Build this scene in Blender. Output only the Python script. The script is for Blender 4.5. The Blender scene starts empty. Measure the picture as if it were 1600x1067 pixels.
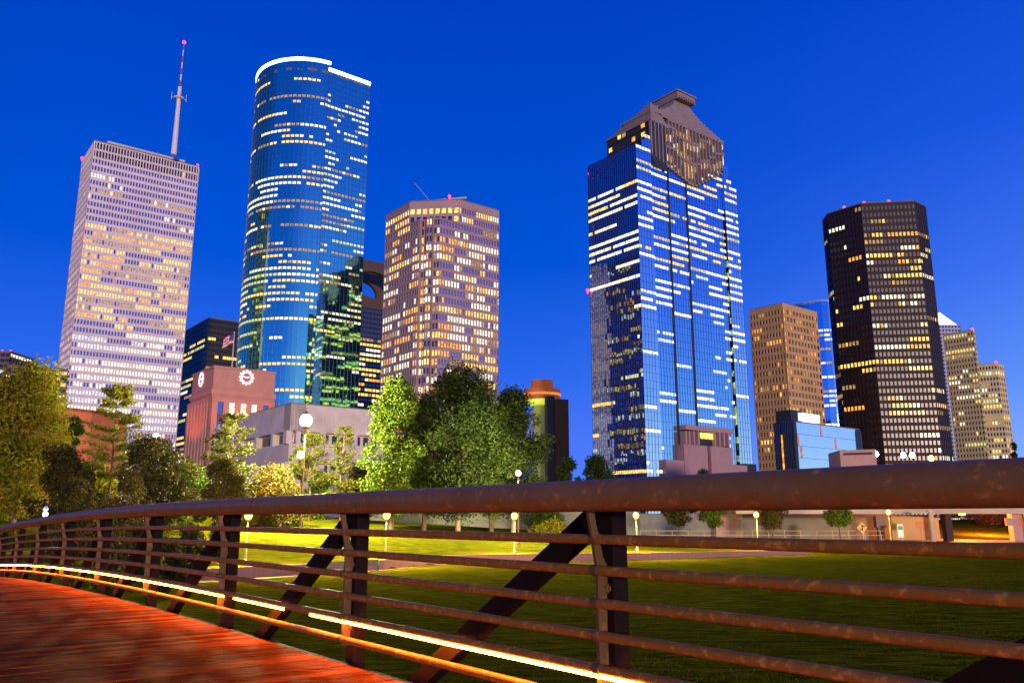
import bpy, math, random
from mathutils import Vector
R = math.radians
random.seed(7)
sc = bpy.context.scene
COL = sc.collection

# ------------------------------------------------------------------ camera, world, sun, exposure
FPX = 1285.0                      # focal length in pixels of the 1600 px wide photograph
PITCH = R(12.1)
CP, SP = math.cos(PITCH), math.sin(PITCH)
cd = bpy.data.cameras.new('camera'); cam = bpy.data.objects.new('camera', cd); COL.objects.link(cam)
cam.location = (0, 0, 0); cam.rotation_euler = (R(90) + PITCH, 0, 0)
cd.sensor_width = 36.0; cd.lens = 36.0 * FPX / 1600.0; cd.clip_start = 0.05; cd.clip_end = 20000
sc.camera = cam

GLOW = (0.98, -0.2)               # the side of the sky that is still bright (after sunset)
w = bpy.data.worlds.new('World'); sc.world = w; w.use_nodes = True
wt = w.node_tree; wn = wt.nodes; wl = wt.links
bgn = wn['Background']
def lin(c):
    return tuple(((x / 255) / 12.92 if x / 255 <= .04045 else ((x / 255 + .055) / 1.055) ** 2.4) for x in c)
def L4(*c): return lin(c) + (1,)
def wramp(stops):
    r = wn.new('ShaderNodeValToRGB'); e = r.color_ramp.elements
    while len(e) < len(stops): e.new(.5)
    for k, (p, c) in enumerate(stops): e[k].position = p; e[k].color = L4(*c)
    return r
tc = wn.new('ShaderNodeTexCoord'); sx = wn.new('ShaderNodeSeparateXYZ'); wl.new(tc.outputs['Generated'], sx.inputs[0])
rl = wramp([(0, (34, 108, 200)), (.1, (14, 88, 186)), (.3, (0, 60, 150)), (.6, (0, 50, 145)), (1, (0, 40, 130))])
rm = wramp([(0, (82, 128, 255)), (.09, (70, 117, 250)), (.17, (42, 103, 236)), (.3, (0, 82, 214)), (.57, (0, 64, 192)), (1, (0, 45, 150))])
rr = wramp([(0, (190, 220, 255)), (.06, (165, 205, 255)), (.14, (116, 168, 255)), (.25, (80, 128, 252)), (.4, (36, 92, 234)), (.57, (0, 70, 206)), (1, (0, 45, 150))])
for r_ in (rl, rm, rr): wl.new(sx.outputs['Z'], r_.inputs[0])
cx = wn.new('ShaderNodeCombineXYZ'); wl.new(sx.outputs['X'], cx.inputs[0]); wl.new(sx.outputs['Y'], cx.inputs[1])
nv = wn.new('ShaderNodeVectorMath'); nv.operation = 'NORMALIZE'; wl.new(cx.outputs[0], nv.inputs[0])
dv = wn.new('ShaderNodeVectorMath'); dv.operation = 'DOT_PRODUCT'; wl.new(nv.outputs[0], dv.inputs[0]); dv.inputs[1].default_value = (GLOW[0], GLOW[1], 0)
def mrange(a, b):
    m = wn.new('ShaderNodeMapRange'); m.interpolation_type = 'SMOOTHSTEP'; m.inputs[1].default_value = a; m.inputs[2].default_value = b
    wl.new(dv.outputs['Value'], m.inputs[0]); return m
def wmix(fac, a, b):
    m = wn.new('ShaderNodeMix'); m.data_type = 'RGBA'; wl.new(fac, m.inputs[0]); wl.new(a, m.inputs[6]); wl.new(b, m.inputs[7]); return m
m1 = wmix(mrange(-1.0, -.66).outputs[0], rl.outputs[0], rm.outputs[0])
m2 = wmix(mrange(-.22, .86).outputs[0], m1.outputs[2], rr.outputs[0])
# a dusk Nishita sky, sun just under the horizon, adds its small share to the gradient
sky = wn.new('ShaderNodeTexSky'); sky.sky_type = 'NISHITA'; sky.sun_disc = False
sky.sun_elevation = R(2.2); sky.sun_rotation = R(165)
sc_ = wn.new('ShaderNodeMix'); sc_.data_type = 'RGBA'; sc_.blend_type = 'MULTIPLY'; sc_.inputs[0].default_value = 1
wl.new(sky.outputs[0], sc_.inputs[6]); sc_.inputs[7].default_value = (.0, .001, .006, 1)
ad = wn.new('ShaderNodeMix'); ad.data_type = 'RGBA'; ad.blend_type = 'ADD'; ad.inputs[0].default_value = 1
wl.new(m2.outputs[2], ad.inputs[6]); wl.new(sc_.outputs[2], ad.inputs[7])
wl.new(ad.outputs[2], bgn.inputs['Color']); bgn.inputs['Strength'].default_value = 1.0

sl = bpy.data.lights.new('afterglow_sun', 'SUN'); so = bpy.data.objects.new('afterglow_sun', sl); COL.objects.link(so)
sl.energy = 2.5; sl.color = (1.0, .70, .53); sl.angle = R(4)
sdir = Vector((.27, -.963, math.tan(R(3.2)))).normalized()        # towards the sun
so.rotation_euler = sdir.to_track_quat('Z', 'Y').to_euler()

vs = sc.view_settings; sc.display_settings.display_device = 'sRGB'
vs.view_transform = 'Standard'; vs.look = 'None'; vs.exposure = 0; vs.gamma = 1
cy = sc.cycles; cy.use_denoising = True; cy.max_bounces = 6; cy.glossy_bounces = 4; cy.diffuse_bounces = 3
cy.transparent_max_bounces = 8; cy.sample_clamp_indirect = 3.0; cy.sample_clamp_direct = 0.0; cy.caustics_reflective = False; cy.caustics_refractive = False

# ------------------------------------------------------------------ helpers
def ray(u, v):
    a = (u - 800) / FPX; b = (533.5 - v) / FPX
    return a, CP - SP * b, SP + CP * b
def at_h(u, v, H):
    x, y, z = ray(u, v); t = H / z; return Vector((x * t, y * t, H))
def at(u, v, Y):
    x, y, z = ray(u, v); t = Y / y; return Vector((x * t, Y, z * t))
def az(u, v):
    x, y, z = ray(u, v); return x / y
def project(p):
    d = p.y * CP + p.z * SP
    if d <= 0: return (-9999, -9999)
    return 800 + FPX * p.x / d, 533.5 - FPX * (p.z * CP - p.y * SP) / d

def tag(o, label=None, cat=None, group=None, kind=None):
    if label: o['label'] = label
    if cat: o['category'] = cat
    if group: o['group'] = group
    if kind: o['kind'] = kind
    return o
def empty(name, loc, label=None, cat=None, group=None):
    o = bpy.data.objects.new(name, None); COL.objects.link(o); o.location = loc; o.empty_display_size = .2
    return tag(o, label, cat, group)
def wloc(o):
    v = Vector((0, 0, 0))
    while o is not None: v += o.location; o = o.parent
    return v
class MB:
    def __init__(s): s.v = []; s.f = []; s.m = []; s.sm = []
    def add(s, vs_, fs, m=0, smooth=False):
        b = len(s.v); s.v += [tuple(p) for p in vs_]
        for f in fs: s.f.append([b + i for i in f]); s.m.append(m); s.sm.append(smooth)
    def quad(s, a, b, c, d, m=0): s.add((a, b, c, d), ((0, 1, 2, 3),), m)
    def box(s, c, ax, ay, az_, m=0):
        """centre and three half axes"""
        c = Vector(c); ax = Vector(ax); ay = Vector(ay); az_ = Vector(az_)
        vs_ = [c + i * ax + j * ay + k * az_ for k in (-1, 1) for j in (-1, 1) for i in (-1, 1)]
        s.add(vs_, ((0, 2, 3, 1), (4, 5, 7, 6), (0, 1, 5, 4), (2, 6, 7, 3), (0, 4, 6, 2), (1, 3, 7, 5)), m)
    def abox(s, x0, x1, y0, y1, z0, z1, m=0):
        s.box(((x0 + x1) / 2, (y0 + y1) / 2, (z0 + z1) / 2), ((x1 - x0) / 2, 0, 0), (0, (y1 - y0) / 2, 0), (0, 0, (z1 - z0) / 2), m)
    def prism(s, poly, z0, z1, m=0, poly1=None, cap0=True, cap1=True):
        n = len(poly); p1 = poly1 or poly
        vs_ = [(p[0], p[1], z0) for p in poly] + [(p[0], p[1], z1) for p in p1]
        fs = [(i, (i + 1) % n, n + (i + 1) % n, n + i) for i in range(n)]
        if cap1: fs.append(tuple(range(n, 2 * n)))
        if cap0: fs.append(tuple(range(n - 1, -1, -1)))
        s.add(vs_, fs, m)
    def tube(s, pts, r, n=8, m=0, caps=True, smooth=True):
        pts = [Vector(p) for p in pts]; rs = r if isinstance(r, (list, tuple)) else [r] * len(pts)
        rings = []; up = None
        for i, p in enumerate(pts):
            t = (pts[min(i + 1, len(pts) - 1)] - pts[max(i - 1, 0)])
            t = t.normalized() if t.length > 1e-9 else Vector((0, 0, 1))
            if up is None: up = Vector((0, 0, 1)) if abs(t.z) < .9 else Vector((1, 0, 0))
            a = t.cross(up).normalized(); b = a.cross(t).normalized(); up = b
            rings.append([p + rs[i] * (math.cos(2 * math.pi * k / n) * a + math.sin(2 * math.pi * k / n) * b) for k in range(n)])
        vs_ = [q for rg in rings for q in rg]; fs = []
        for i in range(len(pts) - 1):
            for k in range(n):
                k2 = (k + 1) % n; fs.append((i * n + k, (i + 1) * n + k, (i + 1) * n + k2, i * n + k2))
        s.add(vs_, fs, m, smooth)
        if caps:
            s.add(rings[0], [tuple(range(n))], m); s.add(rings[-1], [tuple(range(n - 1, -1, -1))], m)
    def lathe(s, c, prof, n=12, m=0, smooth=True):
        """prof: (radius, z) from the bottom up round a vertical axis through c"""
        c = Vector(c); vs_ = []
        for r, z in prof:
            for k in range(n): vs_.append((c.x + r * math.cos(2 * math.pi * k / n), c.y + r * math.sin(2 * math.pi * k / n), c.z + z))
        fs = []
        for i in range(len(prof) - 1):
            for k in range(n):
                k2 = (k + 1) % n; fs.append((i * n + k, i * n + k2, (i + 1) * n + k2, (i + 1) * n + k))
        fs.append(tuple(range(n - 1, -1, -1))); fs.append(tuple(range((len(prof) - 1) * n, len(prof) * n)))
        s.add(vs_, fs, m, smooth)
    def sphere(s, c, r, n=8, k=6, m=0, sz=1.0):
        s.lathe(c, [(max(r * math.sin(math.pi * i / k), r * .02), -r * sz * math.cos(math.pi * i / k)) for i in range(k + 1)], n, m)
    def build(s, name, mats, parent=None, loc=None):
        if not s.f: return None
        if not isinstance(mats, (list, tuple)): mats = [mats]
        o_ = wloc(parent) if parent else Vector(loc or (0, 0, 0))
        me = bpy.data.meshes.new(name)
        me.from_pydata([(x - o_.x, y - o_.y, z - o_.z) for x, y, z in s.v], [], s.f)
        for mt in mats: me.materials.append(mt)
        me.polygons.foreach_set('material_index', s.m); me.polygons.foreach_set('use_smooth', s.sm); me.update()
        o = bpy.data.objects.new(name, me); COL.objects.link(o)
        if parent: o.parent = parent
        else: o.location = o_
        return o

# ------------------------------------------------------------------ materials
MATS = {}
def mat(name, col=(.5, .5, .5), rough=.6, metal=0., spec=.5, noise=None, bump=0., bscale=5., emit=None, estr=0., sample=False, coord='Object', island=0.):
    """noise = (scale, second colour, lo, hi, (sx, sy, sz))"""
    m = bpy.data.materials.new(name); m.use_nodes = True; nt = m.node_tree; b = nt.nodes['Principled BSDF']
    b.inputs['Base Color'].default_value = (*col, 1); b.inputs['Roughness'].default_value = rough; b.inputs['Metallic'].default_value = metal
    b.inputs['Specular IOR Level'].default_value = spec
    t = nt.nodes.new('ShaderNodeTexCoord'); out = None
    if noise:
        sc2, c2, lo, hi = noise[:4]; mp = nt.nodes.new('ShaderNodeMapping'); nt.links.new(t.outputs[coord], mp.inputs[0])
        if len(noise) > 4: mp.inputs['Scale'].default_value = noise[4]
        n = nt.nodes.new('ShaderNodeTexNoise'); n.inputs['Scale'].default_value = sc2; n.inputs['Detail'].default_value = 6; n.inputs['Roughness'].default_value = .65
        nt.links.new(mp.outputs[0], n.inputs['Vector'])
        r = nt.nodes.new('ShaderNodeMapRange'); r.inputs[1].default_value = lo; r.inputs[2].default_value = hi; nt.links.new(n.outputs[0], r.inputs[0])
        x = nt.nodes.new('ShaderNodeMix'); x.data_type = 'RGBA'; x.inputs[6].default_value = (*col, 1); x.inputs[7].default_value = (*c2, 1)
        nt.links.new(r.outputs[0], x.inputs[0]); out = x.outputs[2]; nt.links.new(out, b.inputs['Base Color'])
    if island:
        g = nt.nodes.new('ShaderNodeNewGeometry'); h = nt.nodes.new('ShaderNodeHueSaturation')
        r = nt.nodes.new('ShaderNodeMapRange'); r.inputs[3].default_value = 1 - island; r.inputs[4].default_value = 1 + island
        nt.links.new(g.outputs['Random Per Island'], r.inputs[0]); nt.links.new(r.outputs[0], h.inputs['Value'])
        if out: nt.links.new(out, h.inputs['Color'])
        else: h.inputs['Color'].default_value = (*col, 1)
        nt.links.new(h.outputs[0], b.inputs['Base Color'])
    if bump:
        n2 = nt.nodes.new('ShaderNodeTexNoise'); n2.inputs['Scale'].default_value = bscale; n2.inputs['Detail'].default_value = 5
        nt.links.new(t.outputs[coord], n2.inputs['Vector'])
        bp = nt.nodes.new('ShaderNodeBump'); bp.inputs['Strength'].default_value = bump; bp.inputs['Distance'].default_value = .05
        nt.links.new(n2.outputs[0], bp.inputs['Height']); nt.links.new(bp.outputs[0], b.inputs['Normal'])
    if emit:
        b.inputs['Emission Color'].default_value = (*emit, 1); b.inputs['Emission Strength'].default_value = estr
        m.cycles.emission_sampling = 'AUTO' if sample else 'NONE'
    MATS[name] = m; return m
def lit(name, col, strength, var=.65, scale=.9):
    """a lit office seen through its pane: uneven ceiling lights and blinds"""
    m = mat(name, (.02, .02, .03), .15, emit=lin(col), estr=strength); nt = m.node_tree; b = nt.nodes['Principled BSDF']
    t = nt.nodes.new('ShaderNodeTexCoord'); n = nt.nodes.new('ShaderNodeTexNoise'); n.inputs['Scale'].default_value = scale; n.inputs['Detail'].default_value = 3
    nt.links.new(t.outputs['Object'], n.inputs['Vector'])
    r = nt.nodes.new('ShaderNodeMapRange'); r.inputs[1].default_value = .3; r.inputs[2].default_value = .7
    r.inputs[3].default_value = strength * (1 - var); r.inputs[4].default_value = strength * (1 + var)
    nt.links.new(n.outputs[0], r.inputs[0]); nt.links.new(r.outputs[0], b.inputs['Emission Strength']); return m
LW = lit('lit_white', (255, 246, 214), 1.5)
LC = lit('lit_cool', (232, 240, 255), 1.1)
LY = lit('lit_yellow', (255, 210, 100), 1.5)
LW2 = lit('lit_soft_white', (255, 236, 190), .75)
LA = lit('lit_amber', (255, 172, 60), 1.3)
LD = lit('lit_dim', (240, 195, 120), .55)
LG = lit('lit_green', (235, 240, 150), .9)
LR = lit('lit_rose', (255, 150, 110), .55)
LO = lit('lit_orange', (255, 120, 30), .9)
WB = mat('window_blue', (.2, .24, .5), .12, .8)
WD = mat('window_dark', (.035, .035, .05), .12, .3)
WM = mat('window_mid', (.10, .12, .20), .10, .7)
WM2 = mat('window_slate', (.035, .045, .075), .3, 0.); WV = mat('window_violet', (.42, .38, .62), .12, .85)  # WV holds the violet sky reflection in its pane tint
WALLP = mat('pale_concrete', (.74, .65, .67), .8, noise=(.08, (.66, .575, .60), .4, .7))
GRANP = mat('pink_granite', (.38, .265, .27), .6, noise=(.1, (.33, .225, .225), .4, .7))
GRAND = mat('grey_pink_granite', (.27, .205, .20), .65, noise=(.15, (.22, .17, .165), .4, .7))
BROWN = mat('brown_granite', (.032, .015, .010), .6, spec=.25, noise=(.1, (.024, .012, .008), .4, .7))
BLACK = mat('black_metal', (.02, .02, .022), .45)
DARKB = mat('dark_bronze', (.035, .03, .028), .45)
TAN = mat('tan_concrete', (.58, .37, .17), .8, noise=(.08, (.50, .31, .145), .4, .7))
BEIGE = mat('beige_concrete', (.68, .57, .28), .8, noise=(.08, (.60, .50, .25), .4, .7))
CONC = mat('raw_concrete', (.62, .53, .51), .85, noise=(.25, (.46, .39, .38), .35, .7), bump=.15, bscale=1.5)
CONCP = mat('pinkish_concrete', (.46, .30, .27), .85, noise=(.3, (.4, .26, .23), .35, .7))
LIME = mat('red_limestone', (.54, .28, .21), .85, noise=(.25, (.45, .23, .17), .35, .7))
BRICK = mat('orange_brick', (.50, .13, .05), .85, noise=(.6, (.42, .10, .04), .35, .7))
ROOF = mat('roof_gravel', (.16, .14, .13), .9)
GB = mat('blue_glass', (.40, 1.0, .72), .035, 1.)
GN = mat('navy_glass', (.30, .40, .62), .035, 1.)
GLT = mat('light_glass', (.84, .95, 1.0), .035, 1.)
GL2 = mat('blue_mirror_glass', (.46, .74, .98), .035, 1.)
GDK = mat('dark_glass', (.07, .08, .11), .05, 1.)
MULL = mat('mullion_metal', (.05, .07, .11), .4, .3)
REDL = mat('aviation_red', (.2, 0, 0), .4, emit=(1, .03, .08), estr=6)
CROWN = mat('crown_tube', (.8, .8, .9), .4, emit=(.80, .88, 1), estr=5, sample=False)

# ------------------------------------------------------------------ buildings
GA = R(38); RD = Vector((math.cos(GA), math.sin(GA), 0)); LDR = Vector((-math.sin(GA), math.cos(GA), 0)); ZB = -4.0
def along(P, d, a):
    """length s so that P + s d lies on the azimuth X/Y = a"""
    return (a * P.y - P.x) / (d.x - a * d.y)
class Bld:
    def __init__(s, name, base, label, cat='skyscraper', group=None):
        s.root = empty(name, base, label, cat, group); s.wall = MB(); s.wins = []; s.glass = MB(); s.gm = []; s.frame = MB(); s.rng = random.Random(name + label)
    def facade(s, a, b, z0, z1, nf, nb, litf, wmat=WD, pier=.3, span=.4, depth=.3, sill=.5, pdepth=None, wm=0):
        """piers and spandrels standing proud of a grid of panes; a to b runs left to right seen from outside"""
        a = Vector((a[0], a[1], 0)); b = Vector((b[0], b[1], 0)); d = b - a; wd = d.length; d.normalize(); n = Vector((d.y, -d.x, 0)); Z = Vector((0, 0, 1))
        pd = depth if pdepth is None else pdepth
        fh = (z1 - z0) / nf; bw = wd / nb; pw = pier * bw; sh = span * fh
        for i in range(nb + 1):
            c = a + d * (i * bw); hw = pw / 2 if 0 < i < nb else pw / 4
            if i == 0: c = c + d * hw
            if i == nb: c = c - d * hw
            s.wall.box(c + n * (-depth + pd / 2) + Z * (z0 + z1) / 2, d * hw, n * (pd / 2), Z * ((z1 - z0) / 2), wm)
        dd = depth - .03 if span else 0
        if span:
            for k in range(nf + 1):
                zc = z0 + k * fh; lo = max(zc - sh * sill, z0); hi = min(zc + sh * (1 - sill), z1)
                s.wall.box(a + d * wd / 2 + n * (-depth + dd / 2) + Z * (lo + hi) / 2, d * (wd / 2 - .01), n * (dd / 2), Z * ((hi - lo) / 2), wm)
        q = lambda x, z: a + d * x - n * depth + Z * z
        for k in range(nf):
            for i in range(nb):
                m = litf(nf - 1 - k, i)
                s.wins.append(((q(i * bw, z0 + k * fh), q((i + 1) * bw, z0 + k * fh), q((i + 1) * bw, z0 + (k + 1) * fh), q(i * bw, z0 + (k + 1) * fh)), m or wmat, n,
                               (max(.1, bw - pw)) * max(.1, fh - sh)))
    def curtain(s, a, b, z0, z1, nf, nb, litf, gmat, jit=.012, mw=.07, vert=True, band=0., top=None, bot=None, mull=1, gapf=.07):
        """glass skin with thin mullions; each pane hangs a little out of true. top(x)/bot(x): height limits along the face"""
        a = Vector((a[0], a[1], 0)); b = Vector((b[0], b[1], 0)); d = b - a; wd = d.length; d.normalize(); n = Vector((d.y, -d.x, 0)); Z = Vector((0, 0, 1))
        fh = (z1 - z0) / nf; bw = wd / nb
        if gmat not in s.gm: s.gm.append(gmat)
        gi = s.gm.index(gmat)
        for i in range(nb):
            zt = top((i + .5) * bw) if top else z1; zb = bot((i + .5) * bw) if bot else z0
            for k in range(nf):
                lo = z0 + k * fh; hi = lo + fh
                if lo > zt - .5 * fh or hi < zb + .5 * fh: continue
                j = [s.rng.uniform(-jit, jit) for _ in range(3)]
                P = (a + d * i * bw + Z * lo + n * j[0], a + d * (i + 1) * bw + Z * lo + n * j[1], a + d * (i + 1) * bw + Z * hi + n * (j[1] + j[2] - j[0]), a + d * i * bw + Z * hi + n * j[2])
                m = litf(nf - 1 - k, i) if litf else None
                if m:
                    if band:
                        P0_ = P; h0 = lo + fh * (1 - band); ins = d * (bw * gapf)
                        s.glass.quad(*P, m=gi)
                        P2 = (a + d * i * bw + ins + Z * h0 + n * .03, a + d * (i + 1) * bw - ins + Z * h0 + n * .03, a + d * (i + 1) * bw - ins + Z * (hi - .12 * fh) + n * .03, a + d * i * bw + ins + Z * (hi - .12 * fh) + n * .03)
                        s.wins.append((P2, m, n, bw * fh * band)); continue
                    if band:
                        h2 = lo + fh * (1 - band); P2 = tuple(Vector((p.x, p.y, h2)) if abs(p.z - lo) < 1e-6 else p for p in P)
                        s.wins.append((P2, m, n, bw * fh * band)); P = (P[0], P[1], Vector((P2[1].x, P2[1].y, h2)), Vector((P2[0].x, P2[0].y, h2)))
                        s.glass.quad(*P, m=gi)
                    else: s.wins.append((P, m, n, bw * fh))
                else: s.glass.quad(*P, m=gi)
            if vert and i % mull == 0: s.frame.box(a + d * i * bw + n * .04 + Z * (zb + zt) / 2, d * mw, n * .09, Z * ((zt - zb) / 2))
        for k in range(nf + 1):
            zz = z0 + k * fh
            if top is None and bot is None: s.frame.box(a + d * wd / 2 + n * .03 + Z * zz, d * (wd / 2), n * .07, Z * mw)
            else:
                run = None
                for i in range(nb + 1):
                    ok = i < nb and (not top or zz <= top((i + .5) * bw)) and (not bot or zz >= bot((i + .5) * bw))
                    if ok and run is None: run = i
                    if not ok and run is not None:
                        s.frame.box(a + d * ((run + i) / 2 * bw) + n * .03 + Z * zz, d * ((i - run) / 2 * bw), n * .07, Z * mw); run = None
    def finish(s, wallm, vmax=700, umin=0, umax=1600, keep=100, glassname='curtain_wall', frm=MULL):
        s.wall.build('wall', wallm, s.root)
        s.glass.build(glassname, s.gm, s.root); s.frame.build('mullion_grid', frm, s.root)
        sc1 = []
        for i, (P, m, n, ar) in enumerate(s.wins):
            c = (P[0] + P[2]) / 2; u, v = project(c); dc = c.length; fc = -n.dot(c) / dc
            vis = fc > .05 and umin < u < umax and 0 < v < vmax
            sc1.append((ar * fc / dc ** 2 * (1 if m not in (WB, WD, WM, WV) else .8) if vis else 0, i))
        sc1.sort(reverse=True); single = [i for x, i in sc1[:keep] if x > 0]; ss = set(single)
        for i in single:
            P, m, n, ar = s.wins[i]; q = MB(); q.quad(*P); q.build('window', m, s.root)
        rest = MB(); ms = []
        for i, (P, m, n, ar) in enumerate(s.wins):
            if i in ss: continue
            if m not in ms: ms.append(m)
            rest.quad(*P, m=ms.index(m))
        o = rest.build('window', ms, s.root)
        if o: o['kind'] = 'stuff'
    def red(s, pts, r=.9):
        for p in pts:
            q = MB(); q.sphere(Vector(p) + Vector((0, 0, r)), r, 8, 6); q.lathe(p, [(r * .4, -1.), (r * .4, r * .3)], 6); q.build('aviation_light', REDL, s.root)
def runs(rng, nf, nb, prob, mats, stay=.82, wide=1):
    """rows of lit offices in runs: prob(floor) -> share lit, mats(floor) -> list of materials"""
    tb = []
    for k in range(nf):
        p = prob(k); row = []; on = rng.random() < p; m = None; x = rng.choice(mats(k))
        for i in range(nb):
            if i % wide == 0 and rng.random() > stay:
                on = rng.random() < p; x = rng.choice(mats(k))
            row.append((x if rng.random() < .9 else rng.choice(mats(k))) if on and rng.random() < .95 else None)
        tb.append(row)
    return lambda k, i: tb[k][i]
def rect(P, lenL, lenR):
    P = Vector((P.x, P.y, 0)); Lp = P + LDR * lenL; Rp = P + RD * lenR; return [Lp, P, Rp, Rp + LDR * lenL]
def inset(poly, d):
    c = sum(poly, Vector((0, 0, 0))) / len(poly)
    return [p + (c - p).normalized() * d for p in poly]
def roof(B, poly, z, par=1.2, wm=0, inn=.5):
    q = MB(); q.prism(inset(poly, inn), z - 1.0, z - .05); q.build('roof', ROOF, B.root)

# --- white concrete tower, far left
H = 215.0; P = at_h(147, 220, H); lR = along(P, RD, az(312, 259)); lL = along(P, LDR, az(127, 257)); poly = rect(P, lL, lR)
B = Bld('office_tower', (P.x, P.y, ZB), 'tall pale concrete tower with rows of small windows and a white mast on its roof')
NF = 50
def pr(k): return 0 if k < 4 else (.55 if k in (4, 6) else .22 if k < 11 else (.85, .8, .4, .75)[k % 4] if k < 24 else .45 if k < 27 else (.92, .8, .85, .35, .9)[k % 5])
def ms(k): return [LD, LW] if k < 11 else ([LY, LY, LA, LD] if k < 25 else [LW, LW, LC])
for a, b, nb, fac in ((poly[0], poly[1], 24, .7), (poly[1], poly[2], 37, 1), (poly[2], poly[3], 24, .6), (poly[3], poly[0], 37, .6)):
    f_ = runs(B.rng, NF, nb, lambda k: pr(k) * fac, ms, .86)
    B.facade(a, b, ZB, H - 10, NF - 2, nb, lambda k, i: f_(k + 2, i), WB, pier=.38, span=.42, depth=.55)
    B.facade(a, b, H - 10, H, 2, nb, lambda k, i: (LA if (k == 1 and B.rng.random() < .1) else None), WD, pier=.36, span=.22, depth=.8)
B.wall.prism(inset(poly, .9), H - .6, H + .4, 0)
roof(B, poly, H + .9)
q = MB()
cpt = (poly[0] + poly[2]) / 2
pv = inset(poly, 9); q.prism(pv, H, H + 4); q.build('penthouse', CONC, B.root)
B.red([p + Vector((0, 0, H + .6)) for p in (P + RD * 12 + LDR * 2, P + RD * 31 + LDR * 3, P + RD * 45 + LDR * 2, poly[2] - RD * 1 + LDR * 1, poly[0] * 1)], .8)
B.finish(WALLP, 655)
# mast on its roof
mp_ = at(271, 246, P.y + 20); mp_ = Vector((mp_.x, mp_.y, H + .4)); mtop = at(293, 68, mp_.y).z
MAST = mat('mast_white', (.72, .66, .70), .5)
mr = empty('antenna_mast', mp_, 'white antenna mast with a red and white upper pole and a lit red tip', 'antenna mast')
hh = mtop - mp_.z; zz = mp_.z
q = MB(); q.tube([mp_, mp_ + Vector((0, 0, hh * .60))], [1.75, 1.15], 10); q.build('mast', MAST, mr)
ub = MB()
for k in range(7): ub.tube([mp_ + Vector((0, 0, hh * (.60 + .056 * k))), mp_ + Vector((0, 0, hh * (.60 + .056 * (k + 1))))], [.55 - .04 * k, .51 - .04 * k], 8, m=k % 2)
ub.build('upper_pole', [mat('mast_red', (.45, .04, .05), .5), MAST], mr)
q = MB(); pz = hh * .49
q.lathe(mp_ + Vector((0, 0, pz)), [(1.2, 0), (3.2, .5), (3.2, 1.0), (1.2, 1.2)], 10)
for k in range(4): 
    a_ = k * math.pi / 2 + .5; e_ = mp_ + Vector((4.2 * math.cos(a_), 4.2 * math.sin(a_), pz))
    q.tube([e_ + Vector((0, 0, -1)), e_ + Vector((0, 0, 4))], .14, 5); q.tube([mp_ + Vector((0, 0, pz + .6)), e_ + Vector((0, 0, .5))], .2, 5)
q.build('platform', MAST, mr)
q = MB(); q.sphere(mp_ + Vector((0, 0, hh + .6)), 1.1); q.build('beacon', REDL, mr)

# --- round blue glass tower
H = 300.0; cc = Vector((-143, 538, 0)); rad = 38.3
B = Bld('glass_tower', (cc.x, cc.y, ZB), 'tallest tower, rounded blue glass with a glowing white line along its roof edge')
a0, a1 = R(185), R(302); NA = 26
arc = [cc + rad * Vector((math.cos(a0 + (a1 - a0) * i / NA), math.sin(a0 + (a1 - a0) * i / NA), 0)) for i in range(NA + 1)]
NF = 74
def pr(k): return .02 if k < 3 else (.52, .22, .34)[k % 3] if k < 20 else (.72, .5, .26, .6)[k % 4] if k < 44 else (.46, .2, .32)[k % 3] if k < 60 else .12
fl = runs(B.rng, NF, NA + 14, pr, lambda k: [LY, LY, LW, LG] if k > 35 else [LW, LW, LY, LY, LD], .8)
for i in range(NA):
    B.curtain(arc[i], arc[i + 1], ZB, H, NF, 1, lambda k, j, i=i: fl(k, i), GB, .006, .06, band=.52, gapf=.13)
fa = at_h(514, 111, H - 5); fa = Vector((fa.x, fa.y, 0)); le = along(fa, RD, az(578.5, 136)); fb = fa + RD * le
fl2 = runs(B.rng, NF, 12, lambda k: .02 if k < 3 else (.62, .3, .5)[k % 3] if k < 42 else .2, lambda k: [LW, LW, LY, LG, LD], .75)
B.curtain(fa, fb, ZB, H - 5, NF, 12, fl2, GB, .006, .06, band=.5, gapf=.13)
e0 = arc[-1]
B.curtain(e0, fa + (fa - e0) * 0, ZB, H - 2, NF, 1, None, GB, .005, .05)
AB0 = arc[0] + Vector((-.22, .975, 0)) * 18
B.curtain(fb, fb + LDR * 40, ZB, H - 5, NF // 2, 12, None, GB, .01)
B.curtain(fb + LDR * 40, AB0, ZB, H - 5, NF // 2, 16, None, GB, .01)
B.curtain(AB0, arc[0], ZB, H, NF // 2, 6, None, GB, .01)
q = MB(); q.prism([*arc, fa, fb, fb + LDR * 40, AB0], H - 7, H - 5.2); q.build('roof', ROOF, B.root)
q = MB()
for i in range(NA): 
    m_ = (arc[i] + arc[i + 1]) / 2; d_ = (arc[i + 1] - arc[i]); n_ = Vector((d_.y, -d_.x, 0)).normalized()
    q.box(m_ + Vector((0, 0, H + .9)), d_ * .5, n_ * .5, Vector((0, 0, 1.0)))
q.build('crown_light', CROWN, B.root)
q = MB(); q.box((fa + fb) / 2 + Vector((0, 0, H - 3.9)), RD * (le / 2), Vector((RD.y, -RD.x, 0)) * .5, Vector((0, 0, 1.15))); q.build('crown_light', CROWN, B.root)
B.finish(BLACK, 625)

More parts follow.
